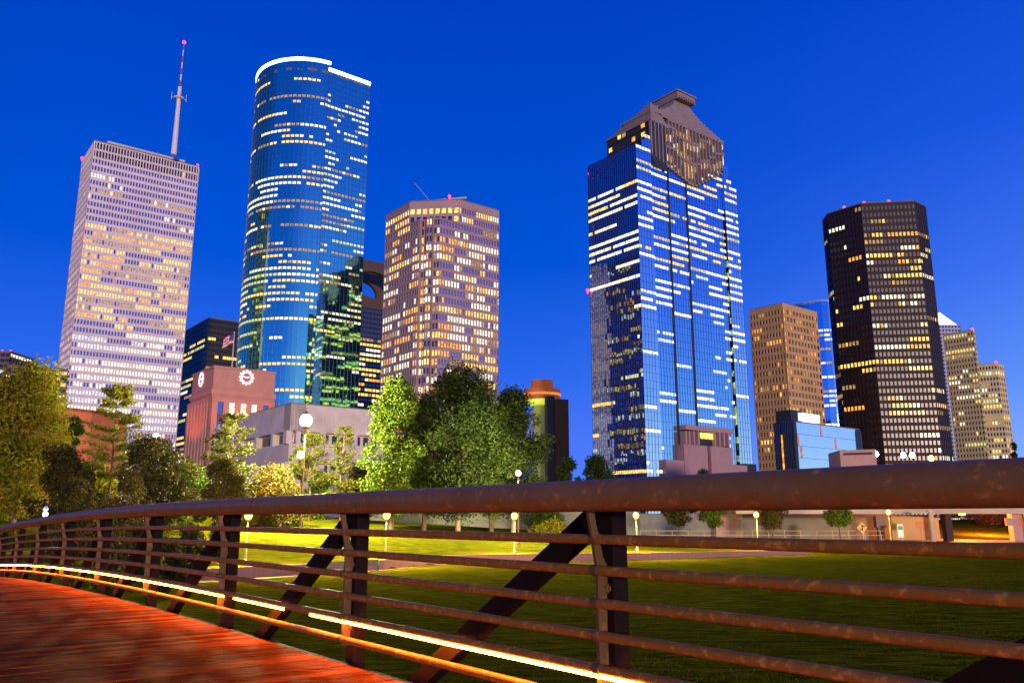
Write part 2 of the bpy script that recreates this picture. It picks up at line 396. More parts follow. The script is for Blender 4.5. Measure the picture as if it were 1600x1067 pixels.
# --- dark tower with lit strips, between the two
H = 150.0; P = at_h(327, 497, H); lL = along(P, LDR, az(285, 523)); poly = rect(P, lL, 44)
B = Bld('office_block', (P.x, P.y, ZB), 'dark flat roofed tower with long lit strip windows behind the building with clocks', 'office tower')
for a, b, nb in ((poly[0], poly[1], 18), (poly[1], poly[2], 14), (poly[2], poly[3], 18), (poly[3], poly[0], 14)):
    f_ = runs(B.rng, 34, nb, lambda k: 0 if k < 3 else .55, lambda k: [LY, LY, LW, LD, LG], .9)
    B.facade(a, b, ZB, H, 34, nb, f_, WD, pier=.07, span=.5, depth=.4, pdepth=.2)
roof(B, poly, H + 1); B.finish(DARKB, 660)

# --- dark tower with an open roof frame
H = 215.0; P0 = at_h(556, 402, H); P0.z = 0; lR = 44; lL = 46
poly = [P0 - RD * 8 + LDR * 30, P0 - RD * 8, P0 + RD * lR, P0 + RD * lR + LDR * 30]
B = Bld('framed_tower', (P0.x, P0.y, ZB), 'dark tower with a big oval opening cut through its roof frame', 'skyscraper')
hw_ = H - 42
for a, b, nb in ((poly[0], poly[1], 8), (poly[1], poly[2], 15), (poly[2], poly[3], 8), (poly[3], poly[0], 15)):
    f_ = runs(B.rng, 42, nb, lambda k: .12 if k < 6 else .6, lambda k: [LY, LY, LA, LW, LD], .8)
    B.facade(a, b, ZB, hw_, 42, nb, f_, WM, pier=.12, span=.46, depth=.4)
n_ = Vector((RD.y, -RD.x, 0)); a_ = poly[1]; wd = (poly[2] - poly[1]).length
def frm(x, z, o): return a_ + RD * x - n_ * o + Vector((0, 0, z))
NO = 28; ow, oh = 19.0, 11.5; oc = (wd * .50, H - 21); xs_ = []
ring = [(oc[0] + ow * math.cos(2 * math.pi * k / NO), oc[1] + oh * math.sin(2 * math.pi * k / NO)) for k in range(NO)]
def outer(k):
    t = 2 * math.pi * k / NO; c_, s_ = math.cos(t), math.sin(t); m_ = max(abs(c_), abs(s_))
    return (wd / 2 + wd / 2 * c_ / m_, (H + hw_) / 2 + (H - hw_) / 2 * s_ / m_)
for o_ in (0., 29.):
    q = MB()
    for k in range(NO):
        k2 = (k + 1) % NO; A_, B_, C_, D_ = outer(k), outer(k2), ring[k2], ring[k]
        q.quad(frm(*A_, o_), frm(*B_, o_), frm(*C_, o_), frm(*D_, o_)); q.quad(frm(*A_, o_ + 4), frm(*D_, o_ + 4), frm(*C_, o_ + 4), frm(*B_, o_ + 4))
        q.quad(frm(*D_, o_), frm(*C_, o_), frm(*C_, o_ + 4), frm(*D_, o_ + 4)); q.quad(frm(*A_, o_), frm(*A_, o_ + 4), frm(*B_, o_ + 4), frm(*B_, o_))
    q.build('roof_frame', MATS.get('bronze_frame') or mat('bronze_frame', (.09, .05, .025), .5), B.root)
B.finish(BLACK, 640)

# --- pink granite tower with a notched corner
H = 150.0
c1 = at_h(640, 325, H); c2 = at_h(718, 322, H); lR = along(c2, RD, az(780, 341)); lL = along(c1, LDR, az(603, 335))
c1.z = c2.z = 0; k1 = at_h(645, 342, H - 6); k2 = at_h(688, 345, H - 6)
Lp = c1 + LDR * lL; Rp = c2 + RD * lR
# the full corner lies where the two faces meet
sC = along(c2, RD, 0); 
def meet(p, d, q_, e):
    den = d.x * e.y - d.y * e.x; t = ((q_.x - p.x) * e.y - (q_.y - p.y) * e.x) / den; return p + d * t
CN = meet(c1, -LDR, c2, -RD)
m1_ = c1 + (CN - c1) * .35; m2_ = c2 + (CN - c2) * .62
B = Bld('granite_tower', (CN.x, CN.y, ZB), 'pink granite tower with a notched corner and a lit top row')
zt = H - 8.5; NFL = 36
def pr(k): return .9 if k < 1 else .25 if k < 4 else (.78, .5, .66)[k % 3] if k < 31 else .4
def ms(k): return [LY, LY, LW] if k < 2 else [LY, LW, LW, LA, LD]
def bank(a, b, z0, z1, nf, nb, off, fac=1, wmt=WV, pier=.34, span=.36):
    f_ = runs(B.rng, NFL, nb, lambda k: min(1, pr(k) * fac), ms, .7)
    B.facade(a, b, z0, z1, nf, nb, lambda k, i: f_(k + off, i), wmt, pier=pier, span=span, depth=.35)
nR = 17; nL = 10
bkp = Rp + LDR * 34; bkl = Lp + RD * 0
fh = (zt - ZB) / 34
z2 = zt - fh * 1
bank(Lp, m1_, ZB, zt, 34, nL + 2, 2, 1.1, WM)
# the corner: bays stepping out like a folding screen
nB = 4; cpts = [m1_ + (m2_ - m1_) * (i / nB) for i in range(nB + 1)]; cn = Vector(((m2_ - m1_).y, -(m2_ - m1_).x, 0)).normalized()
zig = [m1_]
for i in range(nB):
    if i % 2 == 0: zig += [cpts[i] + cn * 1.6, cpts[i + 1] + cn * 1.6] if i else [cpts[i + 1] + cn * 1.6]
    else: zig += [cpts[i] , cpts[i + 1]]
zig[-1] = m2_
for a, b in zip(zig, zig[1:]):
    if (b - a).length < 2.2: B.facade(a, b, ZB, zt, 34, 1, lambda k, i: None, WM, pier=.4, span=.36, depth=.3)
    else: bank(a, b, ZB, zt, 34, 2, 2, 1.2, WM, .3, .36)
bank(m2_, Rp, ZB, zt, 34, nR + 4, 2, 1.05, WV)
bank(Lp, c1, zt, H, 2, nL, 0, 1, WM); bank(c1, c2, zt, H, 2, 8, 0, 1.1, WM); bank(c2, Rp, zt, H, 2, nR, 0, 1, WV)
bank(Rp, bkp, ZB, H, 36, 12, 0, .6); bank(bkp, Lp, ZB, H, 36, 14, 0, .6)
B.wall.prism([c1, m1_, m2_, c2], zt - .4, zt); B.wall.prism([Lp, c1, c2, Rp, bkp], H, H + 3.2)
roof(B, [Lp, c1, c2, Rp, bkp], H + 4)
q = MB(); t0 = c2 + Vector((0, 0, H + 3.2)) - cn * 3
q.tube([t0 + LDR * 10 - RD * 12, t0 - RD * 24 + LDR * 6 + Vector((0, 0, 6))], .13, 6)
q.tube([t0 + LDR * 10 - RD * 12 + Vector((0, 0, .6)), t0 + RD * 2 - LDR * 1 + Vector((0, 0, 2.4))], .6, 6)
q.build('window_washing_crane', CONC, B.root)
B.red([c2 - RD * 4 + LDR * 3 + Vector((0, 0, H + 4.4)), (Lp + c1) / 2 - RD * .5 + Vector((0, 0, 46))], .7)
B.finish(GRANP, 600)

# --- hotel with a round revolving top
YH = 520.0; tp = at(847, 594, YH)
B = Bld('round_top_hotel', (tp.x, YH, ZB), 'hotel block with a round orange lit lookout drum on its roof', 'hotel')
def px(du, Y=YH): return du / FPX * Y * CP
c_ = Vector((at(847, 640, YH).x, YH, 0)); zA = at(847, 595, YH).z; zB_ = at(847, 609, YH).z; zC = at(847, 626, YH).z; zD = at(847, 634, YH).z; zE = at(847, 645, YH).z
ORG = mat('orange_drum_glow', (.45, .14, .04), .6, emit=(1, .22, .02), estr=.16)  # faint emission stands in for light falling on the drum
YGL = mat('soffit_glow', (.5, .5, .2), .5, emit=lin((225, 245, 70)), estr=.85)  # yellow-green light on the soffit is put in as emission
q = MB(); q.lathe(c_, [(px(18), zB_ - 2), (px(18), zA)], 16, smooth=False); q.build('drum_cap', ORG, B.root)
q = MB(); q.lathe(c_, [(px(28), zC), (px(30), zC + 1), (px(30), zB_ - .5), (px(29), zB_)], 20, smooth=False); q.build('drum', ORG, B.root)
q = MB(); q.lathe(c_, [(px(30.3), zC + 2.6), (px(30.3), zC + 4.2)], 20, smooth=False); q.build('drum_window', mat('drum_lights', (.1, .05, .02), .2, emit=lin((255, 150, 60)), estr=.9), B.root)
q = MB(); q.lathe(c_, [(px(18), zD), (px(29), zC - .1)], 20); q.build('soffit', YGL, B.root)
q = MB(); q.lathe(c_, [(px(16), ZB), (px(16), zD)], 16); q.build('shaft', mat('shaft_plaster_glow', (.45, .42, .2), .8, emit=lin((190, 220, 60)), estr=.12), B.root)  # light washing the shaft is put in as weak emission
x0 = at(850, 640, YH).x; x1 = at(886, 640, YH).x; zt = at(866, 629, YH).z
B.wall.prism([Vector((x0 + 6, YH - 18, 0)), Vector((x1, YH - 14, 0)), Vector((x1, YH + 20, 0)), Vector((x0 + 6, YH + 20, 0))], ZB, zt)
q = MB(); q.abox(x0, x0 + 6, YH - 16, YH + 10, ZB, zt + 2); q.build('stair_shaft', BLACK, B.root)
B.finish(mat('brown_wall', (.10, .065, .045), .8, noise=(.2, (.085, .055, .04), .4, .7)), 700)

# --- the big blue mirror glass tower with a stepped stone crown
H = 190.0; P = at_h(993, 224, H); P.z = 0; lR = along(P, RD, az(1150, 292)); lL = along(P, LDR, az(917.5, 244))
Lp, P_, Rp, Bk = rect(P, lL, lR)
B = Bld('mirror_tower', (P.x, P.y, ZB), 'broad blue mirror glass tower with a stepped pink stone crown on top')
NF = 50; fh = (H - ZB) / NF; NFX = 54; HX = ZB + fh * NFX; nR_ = Vector((RD.y, -RD.x, 0)); nL_ = -RD.copy()
nL_ = Vector(((P - Lp).y, -(P - Lp).x, 0)).normalized()
def pr(k): return (.80, .42, .66)[k % 3] if -3 <= k < 16 else .5 if k < 21 else .26 if k < 43 else (1 if k == 43 else 0)
fl = runs(B.rng, NF, 24, lambda k: (.85, .35, .7)[k % 3] if 1 <= k < 17 else .09 if k < 40 else .12, lambda k: [LW, LW, LW, LY] if k < 28 else [LY, LG, LY], .95)
B.curtain(Lp, P, ZB, H, NF, 24, fl, GN, .020, .045, band=.54, top=lambda x: H - 1.2 + 1.2 * math.floor(x / lL * 3))  # left face: dimmer reflections put into a darker glass tint
# right face in strips: light strip, dark slot, centre, dark slot, centre, light strip
W = lR; sx_ = [0, .135, .30, .475, .66, .80, .865, 1.0]
sax = W * .475                                     # axis of the crown
O_ = P + nR_ * -.2
def uv2sz(u, v):
    x, y, z = ray(u, v); n = nR_; t = O_.dot(n) / (x * n.x + y * n.y); p = Vector((x * t, y * t, z * t)); return (p - O_).dot(RD), p.z
sN, zN = uv2sz(1084, 289); sVl, zVl = uv2sz(1019, 238); sVr, zVr = uv2sz(1131, 266)
def vlow(x):
    return zN + (zVl - zN) * max(0, sN - 2 - x) / (sN - sVl) if x < sN else zN + (zVr - zN) * max(0, x - sN - 2) / (sVr - sN)
def gtop(s0):
    def f(x):
        x += s0
        if x < sVl: return H + 1 + (4.2 if x > .05 * W else 0) + (4.2 if x > .09 * W else 0)
        if x < sVr: return vlow(x) + 2
        return zVr + 1 - 4.2 * int((x - sVr) / ((W - sVr) / 3.2))
    return f
for i in range(7):
    s0, s1 = sx_[i] * W, sx_[i + 1] * W; off = 0
    g = GLT if i in (0, 6) else GL2; off = off - (1.0 if 0 < i < 6 else 0)  # end strips: brighter sky reflection put into a lighter glass tint
    gap = .6 if i in (1, 2, 3) else 0
    nb = max(2, int((s1 - s0) / 2.05))
    f_ = runs(B.rng, NFX, nb, lambda k: pr(k - 4), lambda k: [LW, LW, LW, LW2, LY] if k < 20 else [LC, LW, LW], .95)
    tf = gtop(s0)
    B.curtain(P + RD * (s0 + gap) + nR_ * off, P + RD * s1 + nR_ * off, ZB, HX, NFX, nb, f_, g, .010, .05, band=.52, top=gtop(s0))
    if gap: zt_ = gtop(0)(s0) - 1; B.wall.box(P + RD * (s0 + .1) + nR_ * (off - .4) + Vector((0, 0, (zt_ + ZB) / 2)), RD * .62, nR_ * .8, Vector((0, 0, (zt_ - ZB) / 2)), 1)
frow = runs(B.rng, NF, 30, lambda k: .45 if k > 4 else .1, lambda k: [LY, LG, LY, LD], .75)
B.curtain(Rp, Bk, ZB, H - 14, NF, 14, None, GL2, .01, band=.6)
B.facade(Bk, Lp, ZB, H - 9, NF, 30, frow, WD, pier=.1, span=.42, depth=.2, wm=1)
q = MB(); q.prism(inset([Lp, P, Rp, Bk], 12), H - 32, H - 9); q.build('roof', ROOF, B.root)
# crown, drawn in the plane of the right face: s along it, z up
def fp(s_, z_, o_=0.): return O_ + RD * s_ - nR_ * o_ + Vector((0, 0, z_))
st, zt_ = uv2sz(1060, 141); se, ze = uv2sz(1131, 224); sr_, zr_ = uv2sz(1086, 152); sk, zk = uv2sz(1085, 163)
s_ax = (st + sr_) / 2; hwt = (sr_ - st) / 2; zb_ = ze
hwE = se - s_ax; ztop = (zt_ + zr_) / 2; zcap = ztop - 4.5
q = MB(); NC = 13
for k in range(NC):                                # concave stepped courses
    f0 = k / NC; z0 = zb_ + (zcap - zb_) * f0; z1 = zb_ + (zcap - zb_) * (k + 1) / NC
    hw = hwt * .92 + (hwE - hwt * .92) * (1 - f0) ** 1.75
    q.box(fp(s_ax, (z0 + z1) / 2, 11 + .25 * k), RD * hw, nR_ * (11 - .05 * k), Vector((0, 0, (z1 - z0) / 2)))
q.build('stepped_gable', GRAND, B.root)
q = MB(); q.box(fp(s_ax, zcap + 2.4, 12.5), RD * (hwt * 1.05), nR_ * 12.0, Vector((0, 0, 2.4)))
for i in range(9): q.box(fp(s_ax + hwt * (-.85 + 1.7 * i / 8), zcap + .9, .3), RD * (hwt * .05), nR_ * .5, Vector((0, 0, .8)))
q.box(fp(s_ax, zcap + 4.4, 12.4), RD * (hwt * 1.14), nR_ * 12.6, Vector((0, 0, .45))); q.build('crown_cap', GRAND, B.root)
# triangular gable wall on the left face and its scooped front
sa, za = uv2sz(1016, 160); sb, zb2 = uv2sz(1016, 186); NG = 8
tE = min(lL * .97, along(O_ + RD * sa, LDR, az(941, 216)))
q = MB(); sc0 = sa
pA = lambda t, z, o=0.: fp(sc0 + o, z, t)
q.add([pA(0, zb2), pA(0, za), pA(tE, zb2), pA(0, zb2, 5), pA(0, za - 1, 5), pA(tE, zb2, 5)], [(0, 1, 2), (5, 4, 3), (0, 3, 4, 1), (1, 4, 5, 2), (0, 2, 5, 3)])
prev = None
for k in range(NG):
    a_, b_ = k / NG, (k + 1) / NG; f = lambda t: zb2 + (za - zb2) * max(.12, (1 - t) ** 1.6)
    q.box(fp(sc0 + 5 + 9 * (a_ + b_) / 2, (zb2 - 1 + f(a_)) / 2, 2.5), RD * (4.5 / NG), nR_ * 2.5, Vector((0, 0, (f(a_) - zb2 + 1) / 2)))
q.build('side_gable', GRAND, B.root)
# granite grid with windows under the crown, its foot a stepped V
q = MB(); s0g = sc0; s1g = se + .3; ngb = 22; gw = (s1g - s0g) / ngb
NR = 11; z_hi = zb2 - .2
for i in range(ngb):
    sm = s0g + (i + .5) * gw; low = vlow(sm); zhi = min(zb_, z_hi) if True else zb_
    zhi = zb_ if sm > sc0 + 13 else zb2 - .5
    rows = max(1, int(round((zhi - low) / 4.0))); rh = (zhi - low) / rows
    q.box(fp(s0g + i * gw, (zhi + low) / 2, .55), RD * (gw * .14), nR_ * .75, Vector((0, 0, (zhi - low) / 2)))
    for r_ in range(rows + 1): 
        if r_ % 3 == 0 or r_ == rows: q.box(fp(sm, low + r_ * rh, .62), RD * (gw * .36), nR_ * .6, Vector((0, 0, .75)))
    for r_ in range(rows):
        zl = low + r_ * rh; mid = abs(sm - (s_ax - 1)) < gw * 1.6
        if mid: m_ = B.rng.choice([LO, LA, LY, None, LW])
        else: m_ = B.rng.choice([LY, LW, LA]) if ((r_ + i // 6) % 3 == 1 and B.rng.random() < .75) else (B.rng.choice([LD, LY]) if B.rng.random() < .12 else None)
        Pq = (fp(sm - gw / 2, zl, 1.2), fp(sm + gw / 2, zl, 1.2), fp(sm + gw / 2, zl + rh, 1.2), fp(sm - gw / 2, zl + rh, 1.2))
        B.wins.append((Pq, m_ or WD, nR_, gw * rh * .6))
q.build('stone_grid', GRAND, B.root)
# upper left face behind the steps: dark recessed floors with a few lights
tS = min(lL * .93, along(O_ + RD * sa, LDR, az(928, 230))); q = MB(); zr0 = H - 9; zr1 = zb2 - .4
for k in range(5): q.box(fp(sc0 + 1.2 + 0, zr0 + (zr1 - zr0) * (k + .5) / 5, tS * .5), RD * (1.0 + .02 * k), nR_ * (tS * (.52 - .02 * k)), Vector((0, 0, .55)))
q.box(fp(sc0 + 6, (zr0 + zr1) / 2, tS * .5), RD * 5.5, nR_ * (tS * .5), Vector((0, 0, (zr1 - zr0) / 2))); q.build('upper_storey', DARKB, B.root)
for k in range(5):
    for i in range(9):
        if B.rng.random() < .42:
            a_ = tE * (.04 + .1 * i); z_ = zr0 + (zr1 - zr0) * (k + .5) / 5 + .6
            B.wins.append(((fp(sc0 + .3, z_, a_ + 2.6), fp(sc0 + .3, z_, a_), fp(sc0 + .3, z_ + 2.6, a_), fp(sc0 + .3, z_ + 2.6, a_ + 2.6)), B.rng.choice([LY, LD, LA]), nL_, 6.5))
# entrance block at the foot
q = MB()
def sbox(u0, u1, v0, v1, out, m=0, tgt=None, dep=4.):
    (s0, zz0), (s1, zz1) = uv2sz(u0, v1), uv2sz(u1, v1); zt0 = uv2sz((u0 + u1) / 2, v0)[1]
    (tgt or q).box(fp((s0 + s1) / 2, (zt0 + ZB) / 2 if v1 > 740 else (zt0 + (zz0 + zz1) / 2) / 2, -out + dep / 2), RD * ((s1 - s0) / 2), nR_ * (dep / 2), Vector((0, 0, (zt0 - ZB) / 2 if v1 > 740 else (zt0 - (zz0 + zz1) / 2) / 2)), m)
sbox(1064, 1101, 696, 760, 3.0); sbox(1106, 1140, 699, 760, 3.0); sbox(1036, 1064, 719, 760, 2.6); sbox(1140, 1163, 727, 760, 2.6)
sbox(1064, 1138, 668, 675, 3.2); sbox(1101, 1106, 697, 760, 1.4, 1)
for u in (1064.5, 1070, 1077, 1084, 1110, 1117, 1124, 1131): sbox(u, u + 2.4, 674, 698, 3.0)
sbox(1066, 1137, 674, 699, 1.2, 1)
sbox(1160, 1179, 725, 760, 1.9, 1)
q.build('entrance_block', [mat('entrance_granite', (.40, .24, .24), .7, noise=(.3, (.34, .2, .2), .4, .7)), BLACK], B.root)
q = MB(); sbox(1091, 1109, 677, 686, 2.2, 0, q, 1.); q.build('entrance_lantern', LY, B.root)
B.red([fp(-1.5, at_h(921, 420, 120).z * 0 + 118, lL)], .8)
B.finish([GRAND, BLACK], 735)

# --- tan tower with a square window grid
H = 138.0; P = at_h(1222, 473, H); lL = along(P, LDR, az(1170, 484)); lR = along(P, RD, az(1276, 483)); poly = rect(P, lL, lR)
B = Bld('tan_tower', (P.x, P.y, ZB), 'tan concrete tower of deep square windows beside the mirror glass tower')
for a, b, nb, fac in ((poly[0], poly[1], 11, .5), (poly[1], poly[2], 11, 1), (poly[2], poly[3], 11, .6), (poly[3], poly[0], 11, .6)):
    f_ = runs(B.rng, 28, nb, lambda k: (.34 if fac == 1 else .2) * fac if k not in (22, 10) else .6, lambda k: [LA, LY, LD, LA], .5)
    g_ = (lambda k, i: f_(k, i) or (LA if i == 0 and B.rng.random() < .5 else None)) if fac == 1 else f_
    B.facade(a, b, ZB, H - 3, 28, nb, g_, WD, pier=.42, span=.42, depth=.9)
B.wall.prism(poly, H - 3, H); roof(B, poly, H + .5); B.finish(TAN, 735)

# --- two towers seen in the gap beyond it
H = 230.0; c_ = at_h(1300, 470, H); c_.z = 0
B = Bld('round_glass_tower', (c_.x, c_.y, ZB), 'distant round topped blue glass tower just left of the dark eight sided tower')
NA = 22; rr_ = 36.0; c2_ = c_ + Vector((0, rr_, 0)); pts = [c2_ + rr_ * Vector((math.cos(R(160) + R(225) * i / NA), math.sin(R(160) + R(225) * i / NA), 0)) for i in range(NA + 1)]
fl = runs(B.rng, 46, NA, lambda k: .05 if k < 3 else .35, lambda k: [LC, LD, LW], .8)
for i in range(NA): B.curtain(pts[i], pts[i + 1], ZB, H, 46, 1, lambda k, j, i=i: fl(k, i), GL2, .01, .1, band=.6)
q = MB(); q.prism(pts, H - 1, H + 1.5); q.build('roof', mat('roof_rim', (.35, .4, .55), .5), B.root); B.finish(BLACK, 660, 1240, 1310)
H = 190.0; a_ = at_h(1282, 536, H); a_.z = 0
B = Bld('striped_block', (a_.x, a_.y, ZB), 'narrow dark block with thin white floor lines between the tan and the dark tower', 'office tower')
poly = [a_ + LDR * 20, a_, a_ + RD * 34, a_ + RD * 34 + LDR * 20]
for a, b, nb in ((poly[0], poly[1], 6), (poly[1], poly[2], 9), (poly[2], poly[3], 6), (poly[3], poly[0], 9)):
    f_ = runs(B.rng, 24, nb, lambda k: .5, lambda k: [LW, LY, LW], .8)
    B.facade(a, b, ZB, H, 24, nb, f_, WD, pier=.04, span=.16, depth=.5)
roof(B, poly, H + 1); B.red([a_ + RD * 4 + LDR * 2 + Vector((0, 0, H))], .9); B.finish(mat('white_bands', (.45, .42, .42), .7), 680)

# --- dark eight sided tower
H = 215.0; O1 = at_h(1345, 320.5, H); O2 = at_h(1430, 320.5, H)
CH = (RD - LDR).normalized()                    # direction of the wide corner face
O1.z = O2.z = 0; wc = (O2 - O1).length; O2 = O1 + CH * along(O1, CH, az(1430, 320)) 
lL = along(O1, LDR, az(1292, 335)); lR = along(O2, RD, az(1447, 327)); wc = (O2 - O1).length
A1 = O1 + LDR * lL; A2 = O2 + RD * lR; CH2 = (RD + LDR).normalized()
A0 = A1 + CH2 * 14; A3 = A2 + CH2 * 14 * 2.0; A3 = A2 + CH2 * 0 + (LDR + RD * .0) * 20
poly = [A0, A1, O1, O2, A2, A2 + CH2 * 16, A2 + CH2 * 16 + LDR * 22, A0 + RD * 12 + CH2 * 2]
B = Bld('octagonal_tower', (O1.x, O1.y, ZB), 'dark brown eight sided granite tower with red lights on its roof')
NF = 44
def pr(k): return .06 if k < 2 else .30 if k < 9 else .24 if k < 18 else .34 if k < 30 else .22
for e, (a, b) in enumerate(zip(poly, poly[1:] + poly[:1])):
    nb = max(3, int((b - a).length / 2.55)); fac = (.7, .6, 1.15, .9)[e] if e < 4 else .5
    f_ = runs(B.rng, NF, nb, lambda k: 1.4 * pr(k) * fac if k % 3 else .3 * pr(k), lambda k: [LY, LW, LA, LY, LD], .82)
    B.facade(a, b, ZB, H, NF, nb, f_, WM2 if e in (2, 3) else WD, pier=.34, span=.44, depth=.3)
B.wall.prism(poly, H, H + 1.0); roof(B, poly, H + 2)
q = MB(); q.prism(inset(poly, 7), H + 1, H + 3.5); q.build('penthouse', DARKB, B.root)
B.red([p + Vector((0, 0, H + 1.6)) for p in (O1 + LDR * (lL * .45) + CH2 * 2, O1 + CH * 6 + LDR * 4, O1 + CH * (wc * .6) + LDR * 3)], 1.0)
B.finish(BROWN, 705)

# --- stepped beige tower, far right, and the lit spire behind it
H = 140.0; P = at_h(1520, 517, H); P.z = 0; lL = along(P, LDR, az(1474, 524.5))
B = Bld('stepped_tower', (P.x, P.y, ZB), 'beige concrete tower in two steps with small square windows at the right edge')
Q = P + RD * 3.5; poly = [P + LDR * lL, P, Q, Q + LDR * lL]
H2 = at(1558, 572, P.y - 6).z; 
def bg(a, b, z1, nf, nb, p_=.35):
    f_ = runs(B.rng, nf, nb, lambda k: p_, lambda k: [LW, LG, LY, LD, LW], .8); B.facade(a, b, ZB, z1, nf, nb, f_, WD, pier=.46, span=.42, depth=.4)
nf1 = 36; bg(poly[0], poly[1], H, nf1, 10); bg(poly[1], poly[2], H, nf1, 1, 0); bg(poly[2], poly[3], H, nf1, 10, .1); bg(poly[3], poly[0], H, nf1, 1, 0)
S0 = Q + LDR * .3 ; gx_ = along(P, RD, az(1533, 577)); S1 = P + RD * 9 - LDR * 10; a1_ = az(1558, 571); S0 = P + RD * 3.5 + LDR * 4
S1 = S0 - LDR * 0
S1 = S0 + (RD * .85 - LDR * .55).normalized() * 1
d_ = (RD * .35 - LDR * .94).normalized(); tl = along(S0, d_, a1_) if along(S0, d_, a1_) > 0 else 20; S1 = S0 + d_ * tl
zz2 = at(1545, 571, (S0.y + S1.y) / 2).z
mid_ = S0 + d_ * (tl * .22)
B.curtain(S0, mid_, ZB, zz2 - 2, 28, 1, lambda k, i: (LG if k > 9 and B.rng.random() < .6 else None), GL2, .01, .1)
nf2 = 28; bg(mid_, S1, zz2, nf2, 6); bg(S1, S1 + RD * 12, zz2, nf2, 3, .15); bg(S1 + RD * 12, S0 + RD * 12, zz2, nf2, 7, .1)
B.wall.prism(poly, H, H + .8); B.wall.prism([S0 + d_ * .3, S1, S1 + RD * 12, S0 + RD * 12], zz2, zz2 + .8)
q = MB(); q.prism(inset(poly, .6), H + .8, H + 1.2); q.prism(inset([S0 + d_ * .3, S1, S1 + RD * 12, S0 + RD * 12], .6), zz2 + .8, zz2 + 1.2); q.build('roof', ROOF, B.root)
B.red([Q + LDR * 1 - RD * 1.5 + Vector((0, 0, H + .8)), S1 + RD * 1 + LDR * 1 + Vector((0, 0, zz2 + .8))], 1.)
B.finish(BEIGE, 705)
H = 200.0; c_ = at(1470, 512, 950.)
B = Bld('spire_tower', (c_.x, c_.y, ZB), 'distant tower with a glowing white pyramid roof behind the beige stepped tower')
hw = 22 / FPX * 950; apex = at(1466, 488, 950.).z; ev = at(1466, 512, 950.).z; bs = at(1470, 525, 950.).z
sq = lambda h: [Vector((c_.x - h, c_.y - h, 0)), Vector((c_.x + h, c_.y - h, 0)), Vector((c_.x + h, c_.y + h, 0)), Vector((c_.x - h, c_.y + h, 0))]
q = MB(); q.prism(sq(13), ev, apex, 0, sq(.4)); q.build('spire_roof', mat('lit_spire', (.8, .8, .8), .5, emit=(.85, .95, 1), estr=1.1), B.root)
p_ = sq(15); 
for a, b in zip(p_, p_[1:] + p_[:1]): B.facade(a, b, ZB, ev, 50, 8, lambda k, i: None, WM, pier=.4, span=.4, depth=.4)
B.finish(mat('pale_stone', (.42, .42, .5), .7), 540)

# --- low glass building with a lit sign
H = 30.0; P = at_h(1243, 659, H); P.z = 0; lR = along(P, RD, az(1336, 674)); lL = along(P, LDR, az(1214, 664))
B = Bld('low_glass_building', (P.x, P.y, ZB), 'low pale blue mirror glass building with a glowing rooftop sign box', 'office building')
B.curtain(P, P + RD * lR, ZB, H, 9, 26, lambda k, i: (LR if B.rng.random() < .035 and k < 7 else None), GLT, .005, .04, mull=26)
B.curtain(P + RD * lR, P + RD * (lR + 4), ZB, H - 1, 9, 4, None, GDK, .005, .05)
pw_ = P - RD * 1.8
B.curtain(pw_ + LDR * lL * .55, pw_ , ZB, H + .3, 8, 6, None, GDK, .006, .08)
B.curtain(pw_ + LDR * lL, pw_ + LDR * lL * .62, ZB, H - .8, 8, 4, None, GDK, .006, .08)
q = MB(); q.prism([pw_ + LDR * lL, pw_ + LDR * .02, P - RD * .0 + LDR * .1, P + RD * lR + LDR * .1, P + RD * (lR + 4) + LDR * .2, P + RD * (lR + 4) + LDR * 22, pw_ + LDR * lL + RD * 8], ZB, H - .1); q.build('core', BLACK, B.root)
q = MB(); q.box(pw_ + RD * .9 + Vector((0, 0, (H + ZB) / 2 + .2)), RD * .9, nR_ * .25, Vector((0, 0, (H - ZB) / 2 + .3))); q.build('corner_pier', BLACK, B.root)
q = MB(); q.box(pw_ + LDR * lL * .585 + nL_ * .25 + Vector((0, 0, H / 2 - 4)), LDR * .22, nL_ * .12, Vector((0, 0, H / 2))); q.build('light_strip', LA, B.root)
s0 = along(P, RD, az(1250, 652)); s1 = along(P, RD, az(1284, 660)); zs = at(1266, 664, (P + RD * (s0 + s1) / 2).y).z
q = MB(); q.box(P + RD * (s0 - 1) + LDR * 3.5 + Vector((0, 0, H + 1.9)), RD * 3, LDR * 2.8, Vector((0, 0, 2))); q.build('plant_room', BLACK, B.root)
q = MB(); q.box(P + RD * (s0 + s1) / 2 + LDR * 1.2 + Vector((0, 0, H + 2.0)), RD * ((s1 - s0) / 2), LDR * .5, Vector((0, 0, 1.35)))
q.build('rooftop_sign', mat('sign_light', (.8, .8, .8), .4, emit=(.86, .97, 1), estr=1.6), B.root)
q = MB(); q.prism([P + LDR * .3, P + RD * (lR + 3.5) + LDR * .3, P + RD * (lR + 3.5) + LDR * 20, P + LDR * 8], H, H + .35); q.build('roof', ROOF, B.root)
B.finish(BLACK, 735)

